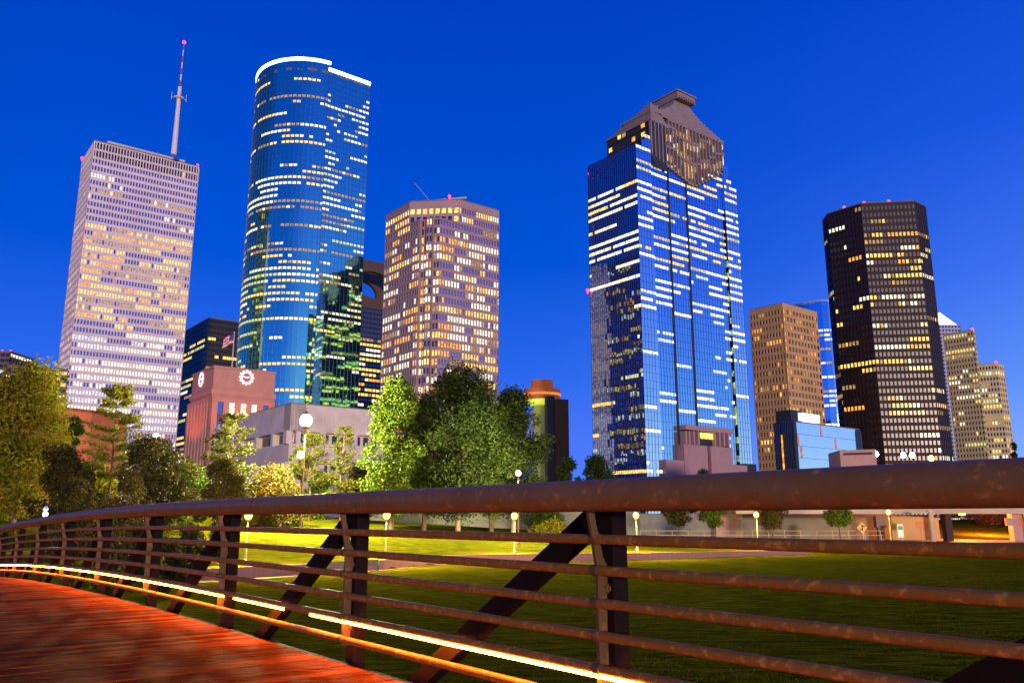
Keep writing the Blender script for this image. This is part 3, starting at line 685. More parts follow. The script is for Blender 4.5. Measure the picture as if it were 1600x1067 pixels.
# --- little concrete plant building
Y = 170.0; x0 = at(1313, 715, Y).x; x1 = at(1359, 715, Y).x; z1 = at(1336, 705, Y).z; x2 = at(1368, 715, Y).x
r_ = empty('concrete_kiosk', (x0, Y, ZB), 'small pink concrete building with a slot vent in front of the glass building', 'building')
q = MB(); q.prism([Vector((x0, Y, 0)), Vector((x1, Y - 3, 0)), Vector((x2, Y + 2, 0)), Vector((x0 + 1, Y + 9, 0))], ZB, z1); q.build('wall', CONCP, r_)
q = MB(); q.box(((x0 + x1) / 2, Y - 1.55, z1 - .6), Vector((x1 - x0, -3, 0)) * .4, (0, .12, 0), (0, 0, .22)); q.build('vent', BLACK, r_)
q = MB(); q.prism([Vector((x0 - .1, Y - .1, 0)), Vector((x1, Y - 3.12, 0)), Vector((x2 + .1, Y + 2, 0)), Vector((x0 + 1, Y + 9.1, 0))], z1, z1 + .2); q.build('roof', CONCP, r_)

# --- city hall with clocks
H = 58.0; P = at_h(335, 571, H); P.z = 0; lR = along(P, RD, az(430, 582)); lL = along(P, LDR, az(302, 586)); zs = at_h(335, 600, 1).z
B = Bld('city_hall', (P.x, P.y, ZB), 'red lit stone block with two glowing round clocks near its top', 'public building')
top = rect(P, lL, lR); z1 = at(335, 607, P.y).z; z2 = at(335, 632, P.y).z
def grow(g): 
    p = P - RD * g - LDR * g; return rect(p, lL + 2 * g, lR + 2 * g)
B.wall.prism(top, z1, H - .8); B.wall.prism(grow(.35), H - .8, H); B.wall.prism(grow(.6), z1 - 2.0, z1); B.wall.prism(grow(.15), z1 - 3.4, z1 - 2)
low = grow(1.1); zl = z1 - 3.4
pa, pb = low[1], low[2]; wl_ = (pb - pa).length
hn = nR_
# window columns of the right face: five tall slots
zw1 = zl - 1.6
def slot_face(a, b, cols, wfrac, wins_, lits):
    d = (b - a); L_ = d.length; d.normalize(); n = Vector((d.y, -d.x, 0)); pos = [0] + sum([[c - wfrac / 2, c + wfrac / 2] for c in cols], []) + [1]
    for k in range(0, len(pos), 2):
        x0, x1 = pos[k] * L_, pos[k + 1] * L_
        B.wall.box(a + d * (x0 + x1) / 2 + Vector((0, 0, (zl + ZB) / 2)) - n * .5, d * ((x1 - x0) / 2), n * .5, Vector((0, 0, (zl - ZB) / 2)))
    B.wall.box(a + d * L_ / 2 - n * .52 + Vector((0, 0, (zl + zw1) / 2)), d * (L_ / 2 - .02), n * .47, Vector((0, 0, (zl - zw1) / 2)))
    for ci, c in enumerate(cols):
        hwid = wfrac * L_ / 2; fh = 7.0; k = 0; z = zw1
        while z > ZB + 1:
            sp = B.wall if False else None
            qz = (z - 4.6, z)
            B.wins.append(((a + d * (c * L_ - hwid) - n * .7 + Vector((0, 0, qz[0])), a + d * (c * L_ + hwid) - n * .7 + Vector((0, 0, qz[0])), a + d * (c * L_ + hwid) - n * .7 + Vector((0, 0, z)), a + d * (c * L_ - hwid) - n * .7 + Vector((0, 0, z))),
                           lits(ci, k), n, hwid * 2 * 4.6))
            B.frame.box(a + d * c * L_ - n * .6 + Vector((0, 0, z - 5.8)), d * hwid, n * .12, Vector((0, 0, 1.2)))
            z -= fh; k += 1
slot_face(pa, pb, [.16, .33, .50, .66, .83], .085, 2, lambda c, k: LW if (c in (1, 2, 3) and k < 2) or B.rng.random() < .08 else WB)
slot_face(low[0], pa, [.1, .24, .38, .52, .66, .80, .92], .05, 2, lambda c, k: LD if B.rng.random() < .2 else WD)
slot_face(pb, low[3], [.2, .5, .8], .08, 2, lambda c, k: WD); slot_face(low[3], low[0], [.2, .4, .6, .8], .08, 2, lambda c, k: WD)
q = MB(); q.prism(inset(top, .6), H, H + .3); q.build('roof', ROOF, B.root)
B.finish(LIME, 700, frm=mat('spandrel_bronze', (.12, .08, .09), .5))
CLK = mat('clock_face', (.35, .04, .06), .5, emit=(1, .12, .16), estr=.35); CLM = mat('clock_lights', (.9, .9, .9), .4, emit=(1, .96, .94), estr=3)
def clock(c, n, r):
    d = Vector((-n.y, n.x, 0)); cl = MB(); N = 24
    ring = lambda rr, o: [c + n * o + rr * (math.cos(2 * math.pi * k / N) * d + math.sin(2 * math.pi * k / N) * Vector((0, 0, 1))) for k in range(N)]
    A, Bq = ring(r, 0), ring(r, .25); cl.add(A + Bq, [(k, (k + 1) % N, N + (k + 1) % N, N + k) for k in range(N)] + [tuple(range(N, 2 * N))])
    o = cl.build('clock', CLK, B.root)
    q = MB()
    for k in range(12):
        a_ = 2 * math.pi * k / 12; e = math.cos(a_) * d + math.sin(a_) * Vector((0, 0, 1)); t_ = -math.sin(a_) * d + math.cos(a_) * Vector((0, 0, 1))
        q.box(c + n * .33 + e * (r * .88), e * (r * .17), t_ * (r * .13), n * .06)
        q.box(c + n * .31 + e * (r * .70), e * (r * .04), t_ * (r * .19), n * .05)
    q.build('hour_marker_ring', CLM, o)
    for a_, l in ((2.9, .5), (.25, .42)):
        h = MB(); e = math.cos(a_) * d + math.sin(a_) * Vector((0, 0, 1)); t_ = -math.sin(a_) * d + math.cos(a_) * Vector((0, 0, 1))
        h.box(c + n * (.34 + .04 * l) + e * (r * l / 2), e * (r * l / 2), t_ * (r * .06), n * .05); h.build('clock_hand', CLM, o)
pc = along(P, RD, az(385, 589)); yc = (P + RD * pc).y; clock(P + RD * pc + Vector((0, 0, at(385, 590, yc).z)) + nR_ * .02, nR_, 2.75)
pc = along(P, LDR, az(315.5, 592)); yc = (P + LDR * pc).y; clock(P + LDR * pc + Vector((0, 0, at(315, 593, yc).z)) + nL_ * .02, nL_, 2.75)
# red wash lights standing on the roof ledge of the city hall
FLM = mat('flood_housing', (.05, .02, .02), .5, emit=(1, .05, .05), estr=1)
def flood(p, aim, e, col, sz, name='floodlight', par=None, spread=120):
    q = MB(); d = (Vector(aim) - Vector(p)).normalized(); q.box(p, (.35, 0, 0), (0, .2, 0), (0, 0, .25)); q.build(name, FLM, par)
    l = bpy.data.lights.new(name + '_lamp', 'SPOT'); l.energy = e; l.color = col; l.spot_size = R(spread); l.spot_blend = .6; l.shadow_soft_size = sz
    o = bpy.data.objects.new(name + '_lamp', l); COL.objects.link(o); o.parent = par
    o.location = Vector(p) + d * .6 - wloc(par); o.rotation_euler = (-d).to_track_quat('Z', 'Y').to_euler()
cA = P + RD * along(P, RD, az(380, 590)) + Vector((0, 0, z1 + 5)); cB = P + LDR * along(P, LDR, az(316, 592)) + Vector((0, 0, z1 + 5))
for cc_, n_, d_ in ((cA, nR_, RD), (cB, nL_, LDR)):
    for t_ in (-7, 7): flood(cc_ + n_ * 13 + d_ * t_ + Vector((0, 0, -24)), cc_ + Vector((0, 0, -6)), 4500, (1, .16, .10), .3, par=B.root)
# flag on its roof
fq = at_h(364, 571, H); fY = fq.y + 6; fb_ = Vector((at(363, 565, fY).x, fY, H + .2)); fz = at(365, 520, fY).z
r_ = empty('flagpole', fb_, 'white flagpole with a hanging flag on the roof of the block with clocks', 'flagpole')
q = MB(); q.tube([fb_, Vector((fb_.x, fb_.y, fz))], [.22, .12], 8); q.sphere((fb_.x, fb_.y, fz + .2), .3); q.build('pole', MAST, r_)
q = MB(); NX, NZ = 8, 7; fw, fhh = 5.6, 4.2
def fpnt(i, k): t = i / NX; return (fb_.x - .15 - fw * t * .75, fb_.y + .5 * math.sin(t * 7 + .5 * k), fz - .3 - fhh * k / NZ - 2.2 * t ** 1.4)
for i in range(NX):
    for k in range(NZ): q.quad(fpnt(i, k), fpnt(i, k + 1), fpnt(i + 1, k + 1), fpnt(i + 1, k), 2 if (i < 3 and k < 4) else k % 2)
q.build('flag', [mat('flag_red', (.5, .06, .08), .8), mat('flag_white', (.8, .76, .76), .8), mat('flag_blue', (.05, .06, .25), .8)], r_)

# --- concrete library
H = 28.0; P = at_h(455, 630, H); P.z = 0; lR = along(P, RD, az(583, 644)); lL = along(P, LDR, az(374, 660)) 
B = Bld('concrete_library', (P.x, P.y, ZB), 'low raw concrete building with deep window bands behind the bright tall lamp', 'public building')
lLx = lL + 10; Lq = P + LDR * lLx; Rq = P + RD * (lR + 4)
def bands(a, b, nb, n_par, rows, wfr):
    d = b - a; L_ = d.length; d.normalize(); n = Vector((d.y, -d.x, 0)); zs_ = [H, H - 6.2]
    B.wall.box(a + d * L_ / 2 - n * 2 + Vector((0, 0, H - 3.4)), d * (L_ / 2), n * 2, Vector((0, 0, 3.4)))     # deep top fascia
    z = H - 6.8
    for r_ in range(rows):
        h1 = 3.2; h2 = 4.6
        for i in range(nb):                        # recessed bay: dark back wall, windows and piers
            x0, x1 = i * L_ / nb, (i + 1) * L_ / nb
            B.wall.box(a + d * x0 - n * 1.1 + Vector((0, 0, z - h1 / 2)), d * .75, n * 1.05, Vector((0, 0, h1 / 2 + .02)))
            k = wfr
            for j in range(k):
                c0 = x0 + .9 + (x1 - x0 - 1.8) * j / k; c1 = x0 + .9 + (x1 - x0 - 1.8) * (j + 1) / k - (.9 if k > 1 else .1); zt = z - .35
                B.wins.append(((a + d * c0 - n * 1.78 + Vector((0, 0, z - h1 + .6)), a + d * c1 - n * 1.78 + Vector((0, 0, z - h1 + .6)), a + d * c1 - n * 1.78 + Vector((0, 0, zt)), a + d * c0 - n * 1.78 + Vector((0, 0, zt))),
                               LD if B.rng.random() < .12 else WD, n, (c1 - c0) * 2.2))
        B.wall.box(a + d * L_ / 2 - n * 2.4 + Vector((0, 0, z - h1 / 2)), d * (L_ / 2), n * .6, Vector((0, 0, h1 / 2)), 0)
        B.wall.box(a + d * L_ / 2 - n * 1.5 + Vector((0, 0, z - h1 - h2 / 2)), d * (L_ / 2), n * 1.48, Vector((0, 0, h2 / 2)))
        z -= h1 + h2
bands(P, Rq, 3, nR_, 4, 3); bands(Lq, P, 4, nL_, 4, 1)
B.wall.prism([Lq + LDR * .1, P + LDR * 3 + RD * 3.2, Rq + LDR * 3, Rq + LDR * lLx], ZB, H - .02)
q = MB(); q.prism(inset([Lq, P, Rq, Rq + LDR * lLx], 1.0), H, H + .4); q.build('roof', ROOF, B.root)
for i in range(30):                                # board marks on the right fascia
    B.wall.box(P + RD * (1 + i * (lR + 2) / 30) + nR_ * .02 + Vector((0, 0, H - 4.1)), RD * .08, nR_ * .03, Vector((0, 0, 2.2)))
B.finish(CONC, 760)

# --- far left buildings
Y = 520.
def slab(name, u0, u1, v, Y, mt, label, floors, litp, mats_, dep=30, lean=8, cat='office tower', red=None, nbw=3.0):
    x0, x1 = at(u0, v, Y).x, at(u1, v, Y).x; z = at((u0 + u1) / 2, v, Y).z
    B = Bld(name, ((x0 + x1) / 2, Y, ZB), label, cat); p = [Vector((x0, Y + dep, 0)), Vector((x0, Y, 0)), Vector((x1, Y + lean, 0)), Vector((x1, Y + dep, 0))]
    for a, b in zip(p, p[1:] + p[:1]):
        nb = max(2, int((b - a).length / nbw)); f_ = runs(B.rng, floors, nb, litp, lambda k: mats_, .9); B.facade(a, b, ZB, z, floors, nb, f_, WD, pier=.14, span=.45, depth=.4)
    roof(B, p, z + 1)
    if red: B.red([Vector((at(u_, v, Y + 3).x, Y + 4, z)) for u_ in red], 1.0)
    B.finish(mt, 640); return B
slab('dark_block', 10, 85, 572, 430., DARKB, 'dark low tower with one lit row behind the yellow lit tree', 26, lambda k: .9 if k == 1 else .3, [LY, LW], 40, 14)
slab('corner_block', -60, 17, 550, 520., mat('purple_grey', (.12, .09, .11), .7), 'greyish block with red roof lights at the left edge', 30, lambda k: .5 if k == 3 else .1, [LC, LW], 30, 0, red=(2, 15))
Y = 160.; x0, x1 = at(60, 660, Y).x, at(139, 660, Y).x; z = at(112, 642, Y).z
r_ = empty('brick_building', (x0, Y, ZB), 'plain orange brick building with a darker coping left of the pine', 'building')
pp = [Vector((x0, Y - 10, 0)), Vector((x1 - 1.2, Y + 3, 0)), Vector((x1, Y + 16, 0)), Vector((x0, Y + 16, 0))]
q = MB(); q.prism(pp, ZB, z); q.build('wall', BRICK, r_)
q = MB(); q.prism([p + (p - sum(pp, Vector()) / 4).normalized() * .25 for p in pp], z, z + .55); q.build('coping', mat('brick_dark', (.22, .05, .03), .85), r_)
# ------------------------------------------------------------------ terrain
def smooth(t): t = max(0., min(1., t)); return t * t * (3 - 2 * t)
def interp(x, xs, ys):
    if x <= xs[0]: return ys[0]
    for i in range(len(xs) - 1):
        if x <= xs[i + 1]: return ys[i] + (ys[i + 1] - ys[i]) * (x - xs[i]) / (xs[i + 1] - xs[i])
    return ys[-1]
ZL = -4.3                                           # the lower lawn
WU = [-200, 200, 373, 600, 680, 800, 905, 1000, 1100, 1240, 1320, 1700]      # low park wall: bearing (as photo column) -> distance
WY = [50, 55, 62, 73, 80, 83, 85, 89, 93, 99, 102, 110]
FU = [-100, 250, 400, 500, 620, 760, 900, 1060, 1200, 1700]               # height of the far edge of the upper lawn
FZ = [1.2, .9, .7, .2, -.5, -1.5, -2.4, -3.3, -3.7, -3.9]
def bearing(x, y): return 800 + FPX * x / (max(y, 1.) * CP)
def hz(x, y):
    if y < 8: 
        u = 0
    u = bearing(x, max(y, 8)); wy = interp(u, WU, WY); top = interp(u, [900, 1240, 1330], [.78, .45, .1]) if u > 900 else .78
    z = ZL + .10 * math.sin(x * .13 + 1) * math.sin(y * .11) 
    lo = z - .35 * smooth((22 - y) / 14)
    if y < wy + .35: return lo
    up = lo + top * smooth((y - wy - .35) / 1.1)
    fz = interp(u, FU, FZ); z2 = up + (fz - (ZL + top)) * smooth((y - wy - 2) / (122 - wy))
    return z2 + (-1.0 - fz) * smooth((y - 152) / 50) if y > 152 else z2
GRASS = mat('lawn_grass', (.052, .082, .006), .95, spec=0.)
nt = GRASS.node_tree; b_ = nt.nodes['Principled BSDF']; t_ = nt.nodes.new('ShaderNodeTexCoord')
def tex(nt, vec, scale, detail, mp=None, kind='ShaderNodeTexNoise'):
    n = nt.nodes.new(kind); n.inputs['Scale'].default_value = scale
    if kind == 'ShaderNodeTexNoise': n.inputs['Detail'].default_value = detail; n.inputs['Roughness'].default_value = .7
    if mp:
        m = nt.nodes.new('ShaderNodeMapping'); m.inputs['Scale'].default_value = mp; nt.links.new(vec, m.inputs[0]); vec = m.outputs[0]
    nt.links.new(vec, n.inputs['Vector']); return n
def mix(nt, f, a, b, blend='MIX'):
    m = nt.nodes.new('ShaderNodeMix'); m.data_type = 'RGBA'; m.blend_type = blend
    for s, v in ((0, f), (6, a), (7, b)):
        if hasattr(v, 'node'): nt.links.new(v, m.inputs[s])
        else: m.inputs[s].default_value = v if s == 0 else (*v, 1)
    return m.outputs[2]
def mr(nt, v, a, b, c=0., d=1.):
    m = nt.nodes.new('ShaderNodeMapRange'); nt.links.new(v, m.inputs[0])
    for k, x in zip((1, 2, 3, 4), (a, b, c, d)): m.inputs[k].default_value = x
    return m.outputs[0]
n1 = tex(nt, t_.outputs['Object'], .12, 5); n2 = tex(nt, t_.outputs['Object'], 1.6, 8, (.35, 1.4, 1)); n3 = tex(nt, t_.outputs['Object'], 9, 4)
c_ = mix(nt, mr(nt, n1.outputs[0], .35, .65), (.075, .078, .004), (.130, .118, .007))
c_ = mix(nt, mr(nt, n2.outputs[0], .42, .58), c_, (.022, .032, .001)); c_ = mix(nt, mr(nt, n3.outputs[0], .45, .75, 0, .6), c_, (.13, .125, .004))
nt.links.new(c_, b_.inputs['Base Color'])
bp = nt.nodes.new('ShaderNodeBump'); bp.inputs['Strength'].default_value = .9; bp.inputs['Distance'].default_value = .12
nt.links.new(n2.outputs[0], bp.inputs['Height']); nt.links.new(bp.outputs[0], b_.inputs['Normal'])
def spaced(lo, hi, dense, step, grow=1.28):
    v = [dense[0]]; x = dense[0]
    while x < dense[1]: x += step; v.append(x)
    s = step
    while x < hi: s *= grow; x += s; v.append(min(x, hi))
    x = dense[0]; s = step; f = []
    while x > lo: s *= grow; x -= s; f.append(max(x, lo))
    return f[::-1] + v
xs = spaced(-7000, 7000, (-66, 72), 1.4); ys = spaced(-3000, 9000, (6, 132), 1.0)
me = bpy.data.meshes.new('ground'); nx_ = len(xs)
me.from_pydata([(x, y, hz(x, y)) for y in ys for x in xs], [], [(j * nx_ + i, j * nx_ + i + 1, (j + 1) * nx_ + i + 1, (j + 1) * nx_ + i) for j in range(len(ys) - 1) for i in range(nx_ - 1)])
me.polygons.foreach_set('use_smooth', [True] * len(me.polygons)); me.materials.append(GRASS)
g_ = bpy.data.objects.new('ground', me); COL.objects.link(g_); tag(g_, kind='structure')
def gp(u, D):                                        # a point of the ground on a bearing, D metres ahead
    x = (u - 800) / FPX * D * CP; return Vector((x, D, hz(x, D)))
def sheet(name, us, fa, fb, mt, lift=.02, nseg=1):
    """ground strip between two distances along a range of bearings"""
    q = MB(); P_ = []
    for u in us:
        A, Bx = fa(u), fb(u); P_.append([gp(u, A + (Bx - A) * k / nseg) + Vector((0, 0, lift)) for k in range(nseg + 1)])
    for i in range(len(us) - 1):
        for k in range(nseg): q.quad(P_[i][k], P_[i + 1][k], P_[i + 1][k + 1], P_[i][k + 1])
    o = q.build(name, mt); return tag(o, kind='structure')
wallY = lambda u: interp(u, WU, WY)
PATH = mat('path_concrete', (.26, .17, .09), .9, noise=(.8, (.20, .13, .07), .35, .7))
sheet('path', [240 + 20 * k for k in range(34)], lambda u: wallY(u) - interp(u, [240, 600, 900], [2.6, 1.4, .2]), lambda u: wallY(u) - .02, PATH, .05, 2)
ASPH = mat('asphalt', (.055, .05, .05), .85, noise=(1.5, (.04, .037, .037), .35, .7))
sheet('road', [-200 + 40 * k for k in range(55)], lambda u: 136 + .0 * u, lambda u: 150., ASPH, .06, 6)
# low park wall
PW = mat('park_wall', (.36, .18, .13), .85, noise=(.9, (.27, .13, .095), .3, .7, (6, 1, .6)))
pw = MB(); uu = [300 + 12 * k for k in range(81)]
for u, u2 in zip(uu, uu[1:]):
    a, b = gp(u, wallY(u)), gp(u2, wallY(u2)); d = (b - a); d.z = 0; d.normalize(); n = Vector((d.y, -d.x, 0)); t1 = interp(u, [900, 1240, 1270], [.85, .5, .15]) if u > 900 else .85
    t2 = interp(u2, [900, 1240, 1270], [.85, .5, .15]) if u2 > 900 else .85
    V = [a + n * .1, b + n * .1, b - n * .3, a - n * .3]
    pw.add([p + Vector((0, 0, -.6)) for p in V] + [V[0] + Vector((0, 0, t1)), V[1] + Vector((0, 0, t2)), V[2] + Vector((0, 0, t2)), V[3] + Vector((0, 0, t1))],
           [(0, 1, 5, 4), (1, 2, 6, 5), (2, 3, 7, 6), (3, 0, 4, 7), (4, 5, 6, 7)])
tag(pw.build('park_wall', PW, loc=gp(700, wallY(700))), 'long low pink wall dividing the two levels of the lawn', 'wall')

# ------------------------------------------------------------------ footbridge
BD = Vector((-.6150, .7885, 0)); BN = Vector((-.7885, -.6150, 0)); B0 = Vector((3.925 - .78 * 4.37, 4.37, 0))
def drop(q_): return -.00135 * max(0., q_ - 5) ** 2 - .0006 * max(0., -q_ - 8) ** 2
def bpnt(q_, n, z): return B0 + BD * q_ + BN * n + Vector((0, 0, z + drop(q_)))
br = empty('footbridge', bpnt(0, 2.2, -1.07), 'rusty steel footbridge with a plank deck, pipe rails and a glowing strip under one rail', 'footbridge')
def rust(name, c1, c2, c3, metal, rough, s1, lo, hi):
    m = mat(name, c1, rough, metal); nt = m.node_tree; b = nt.nodes['Principled BSDF']; t = nt.nodes.new('ShaderNodeTexCoord')
    b.inputs['Specular IOR Level'].default_value = .12 if name == 'post_steel' else .22; a = tex(nt, t.outputs['Object'], s1, 7); a2 = tex(nt, t.outputs['Object'], s1 * .22, 4); a3 = tex(nt, t.outputs['Object'], s1 * 4, 5)
    c = mix(nt, mr(nt, a2.outputs[0], .35, .65), c1, c2); f = mr(nt, a.outputs[0], lo, hi)
    c = mix(nt, f, c, c3); c = mix(nt, mr(nt, a3.outputs[0], .5, .8, 0, .5), c, tuple(x * .55 for x in c1)); nt.links.new(c, b.inputs['Base Color'])
    nt.links.new(mr(nt, f, 0, 1, metal, 0.05), b.inputs['Metallic']); nt.links.new(mr(nt, a3.outputs[0], .3, .7, rough - .1, rough + .18), b.inputs['Roughness'])
    bp = nt.nodes.new('ShaderNodeBump'); bp.inputs['Strength'].default_value = .25; bp.inputs['Distance'].default_value = .004
    nt.links.new(a3.outputs[0], bp.inputs['Height']); nt.links.new(bp.outputs[0], b.inputs['Normal']); return m
RAIL = rust('rail_rust', (.25, .105, .014), (.31, .125, .018), (.60, .27, .05), .05, .45, 20, .54, .63)
HAND = rust('handrail_rust', (.25, .125, .040), (.22, .10, .026), (.52, .235, .06), .1, .40, 16, .57, .67)
POST = rust('post_steel', (.010, .005, .003), (.013, .006, .004), (.028, .012, .006), .0, .7, 6, .55, .75)
BRK = rust('bracket_steel', (.14, .085, .035), (.17, .10, .04), (.28, .13, .05), .35, .5, 9, .52, .66)
QS = [-9 + .7 * k for k in range(76)]                # along the bridge, metres from the nearest seen post
q1 = QS[-1]
def rail(name, n, z, r, mt, ns=10):
    q = MB(); q.tube([bpnt(t, n, z) for t in QS], r, ns); return q.build(name, mt, br)
seams = [-9, -3.2, .78, 4.6, 8.2, 12, 16, 20, 26, 34, q1]
hq = MB(); HR = .0825
for a, b in zip(seams, seams[1:]):
    pts = [a + .004] + [a + (b - a) * k / 8 for k in range(1, 8)] + [b - .004]; hq.tube([bpnt(t, .075, .114) for t in pts], HR, 28)
    hq.tube([bpnt(b - .006, .075, .114), bpnt(b + .006, .075, .114)], HR - .006, 20)
hq.build('handrail', HAND, br)
RZ = [-.11, -.268, -.432, -.592, -.755, -.918]
for z in RZ: rail('rail', 0, z, .0265, RAIL, 12)
# glowing strip under the fifth rail, in lengths with dark joints
LED = mat('strip_light', (.9, .5, .2), .4, emit=(1, .21, .0085), estr=165, sample=True)
for a, b in ((-7.5, 3.55), (4.08, 5.34), (5.62, 9.2), (9.26, 14.5), (14.6, 22), (22.1, q1 - 1)):
    n_ = max(2, int((b - a) / 1.2)); q = MB(); q.tube([bpnt(a + (b - a) * k / n_, (.010), -.7835) for k in range(n_ + 1)], .0125, 6); q.build('light_strip', LED, br)
q = MB(); q.tube([bpnt(t, .004, -.775) for t in QS], .011, 6); q.build('light_channel', RAIL, br)
for t in (3.57, 4.06, 5.36, 5.6): 
    q = MB(); q.tube([bpnt(t - .03, .010, -.783), bpnt(t + .03, .010, -.783)], .012, 6); q.build('strip_joint', BLACK, br)
# posts, braces, brackets
PQ = [.12 + 2.87 * k for k in range(-3, 16)]
Z_ = Vector((0, 0, 1))
for t in PQ:
    q = MB(); c0, c1 = bpnt(t, -.122, .04), bpnt(t, -.122, -1.8); hx, hy = BD * .054, BN * .054
    q.box((c0 + c1) / 2, hx, hy, (c0 - c1) / 2); q.build('post', POST, br)
    if t < PQ[-1]:
        q = MB(); c0, c1 = bpnt(t + .10, -.122, .01), bpnt(t + 2.87, -.122, -1.70); d = (c1 - c0) / 2; wv = BN.cross(d.normalized()) * .060
        q.box((c0 + c1) / 2, d, wv, BN * .050); q.build('brace', POST, br)
    tk = .010; q = MB()
    prof = [(-.065, .00, -.965), (-.065, .0, -.78), (-.062, .0, -.52), (-.064, .0, -.36), (-.085, .0, -.27), (-.040, .014, -.20), (-.018, .028, -.11), (.004, .046, -.03), (.018, .062, .045)]
    fr = [bpnt(t + s_ * tk, n_, z_) for s_ in (-1, 1) for a_, b_2, z_ in prof for n_ in (a_, b_2)]
    m_ = len(prof) * 2; fs = []
    for i in range(len(prof) - 1):
        k = 2 * i; fs += [(k, k + 1, k + 3, k + 2), (m_ + k, m_ + k + 2, m_ + k + 3, m_ + k + 1), (k, k + 2, m_ + k + 2, m_ + k), (k + 1, m_ + k + 1, m_ + k + 3, k + 3)]
    fs += [(0, m_, m_ + 1, 1), (m_ - 2, m_ - 1, 2 * m_ - 1, 2 * m_ - 2)]
    q.add(fr, fs)
    for z_ in RZ: q.tube([bpnt(t - .022, 0, z_), bpnt(t + .022, 0, z_)], .0305, 10)
    for z_ in (-.36, -.83): q.box(bpnt(t, -.08, z_), BD * .008, BN * .024, Z_ * .035)
    bo = q.build('bracket', BRK, br)
    if t < 26:
        for z_ in (-.36, -.83):
            q = MB(); c0 = bpnt(t - .012, -.072, z_); q.tube([c0, c0 - BD * .008], .025, 12, smooth=False); q.tube([c0 - BD * .008, c0 - BD * .022], .014, 6, smooth=False); q.build('bolt', BRK, bo)
# deck planks, edge beams
WOOD = mat('deck_wood', (.30, .075, .004), .85, spec=.03, noise=(3.0, (.10, .022, .002), .35, .68, (.6, 5, 1)), bump=.4, bscale=30, island=.65)
q = MB(); t = -9.0; rg = random.Random(3); t_end = q1
while t < t_end:
    wd_ = .138; j = rg.uniform(-.003, .003); a, b = t + .006, t + wd_ - .006; n0, n1 = .07 + rg.uniform(-.004, .004), 4.6
    v = [bpnt(a, n0, -1.11 + j), bpnt(b, n0, -1.11 + j), bpnt(b, n1, -1.11 + j), bpnt(a, n1, -1.11 + j), bpnt(a, n0, -1.07 + j), bpnt(b, n0, -1.07 + j), bpnt(b, n1, -1.07 + j), bpnt(a, n1, -1.07 + j)]
    q.add(v, [(4, 7, 6, 5), (0, 1, 2, 3), (0, 4, 5, 1), (3, 2, 6, 7), (0, 3, 7, 4), (1, 5, 6, 2)]); t += wd_
q.build('deck', WOOD, br)
for n_ in (.04, 1.6, 3.1, 4.62):
    q = MB()
    for a, b in zip(QS, QS[1:]):
        c = (bpnt(a, n_, -1.225 if n_ < .1 else -1.2) + bpnt(b, n_, -1.225 if n_ < .1 else -1.2)) / 2; dd = (bpnt(b, n_, 0) - bpnt(a, n_, 0)) / 2; q.box(c, dd, BN * .03, Z_ * (.10 if n_ > .1 else .15))
    q.build('deck_beam', POST, br)
q = MB(); q.tube([bpnt(t, -.155, -1.8) for t in QS], .09, 8, smooth=False); q.build('bottom_chord', POST, br)

# ------------------------------------------------------------------ lamps
GLOBE = mat('lamp_globe_warm', (.9, .8, .6), .4, emit=(1, .62, .07), estr=2.6)
GLOBEW = mat('lamp_globe_white', (.9, .9, .9), .4, emit=(1, .93, .72), estr=3); GLOBEX = mat('lamp_globe_dazzling', (.9, .9, .9), .4, emit=(1, .95, .80), estr=4)
GLOBEG = mat('lamp_globe_greenish', (.9, .9, .9), .4, emit=(.80, 1, .82), estr=60, sample=False)
GLOBEO = mat('lamp_globe_orange', (.9, .6, .3), .4, emit=(1, .38, .04), estr=60, sample=False)
PCON = mat('lamp_post_stone', (.42, .34, .24), .8); PBRN = mat('lamp_post_brown', (.10, .045, .03), .5)
def bulb(o, p, power, col, r):
    l = bpy.data.lights.new('bulb', 'POINT'); l.energy = power; l.color = col; l.shadow_soft_size = r
    b_o = bpy.data.objects.new('bulb', l); COL.objects.link(b_o); b_o.parent = o; b_o.location = Vector(p) - wloc(o)
def lamp(base, h, r, gm, pm, label, group=None, power=0, lc=(1, .62, .10), pr=.07, cat='street lamp', name='street_lamp'):
    base = Vector(base); o = empty(name, base, label, cat, group); q = MB()
    q.lathe(base, [(pr * 2.1, -.3), (pr * 2.1, .25), (pr * 1.5, .35), (pr * 1.15, .5)], 10); q.build('base', pm, o)
    q = MB(); q.tube([base + Vector((0, 0, .4)), base + Vector((0, 0, h - r * 1.15))], [pr * 1.1, pr * .8], 8); q.build('pole', pm, o)
    q = MB(); q.lathe(base + Vector((0, 0, h - r * 1.25)), [(pr * .9, 0), (r * .6, .04), (r * .65, r * .3)], 10); q.build('collar', pm, o)
    q = MB(); q.sphere(base + Vector((0, 0, h)), r, 8, 6, sz=1.1); q.build('lamp_globe', gm, o)
    if power: bulb(o, base + Vector((0, 0, h)), power, lc, r * 1.25)
    q = MB(); q.lathe(base + Vector((0, 0, h + r * 1.02)), [(r * .5, 0), (r * .35, r * .18), (.03, r * .5)], 8); q.build('finial', pm, o)
    return o
G = 'park lamps along the low wall'
places = ['furthest along towards the bridge end', 'beside the two park benches', 'in front of the big dark tree', 'just beyond the nearest bridge post', 'before the grey ramp wall', 'by the diamond road sign']
for (u, v, D), pl in zip(((388, 805, 66), (604, 805, 76), (804, 806, 85), (994, 805, 92), (1182, 804, 101), (1389, 800, 110)), places):
    b = gp(u, D); h = at(u, v, D).z - b.z; lamp(b, h, .33, GLOBE, PCON, 'glowing yellow globe lamp on a pale post, ' + pl, G, power=40000)
b = gp(470, 95); o = lamp(b, at(470, 657, 95).z - b.z, .75, GLOBEX, PBRN, 'tall brown lamp post with a dazzling white globe before the concrete library', None, power=420000, lc=(1, .86, .40), pr=.13)
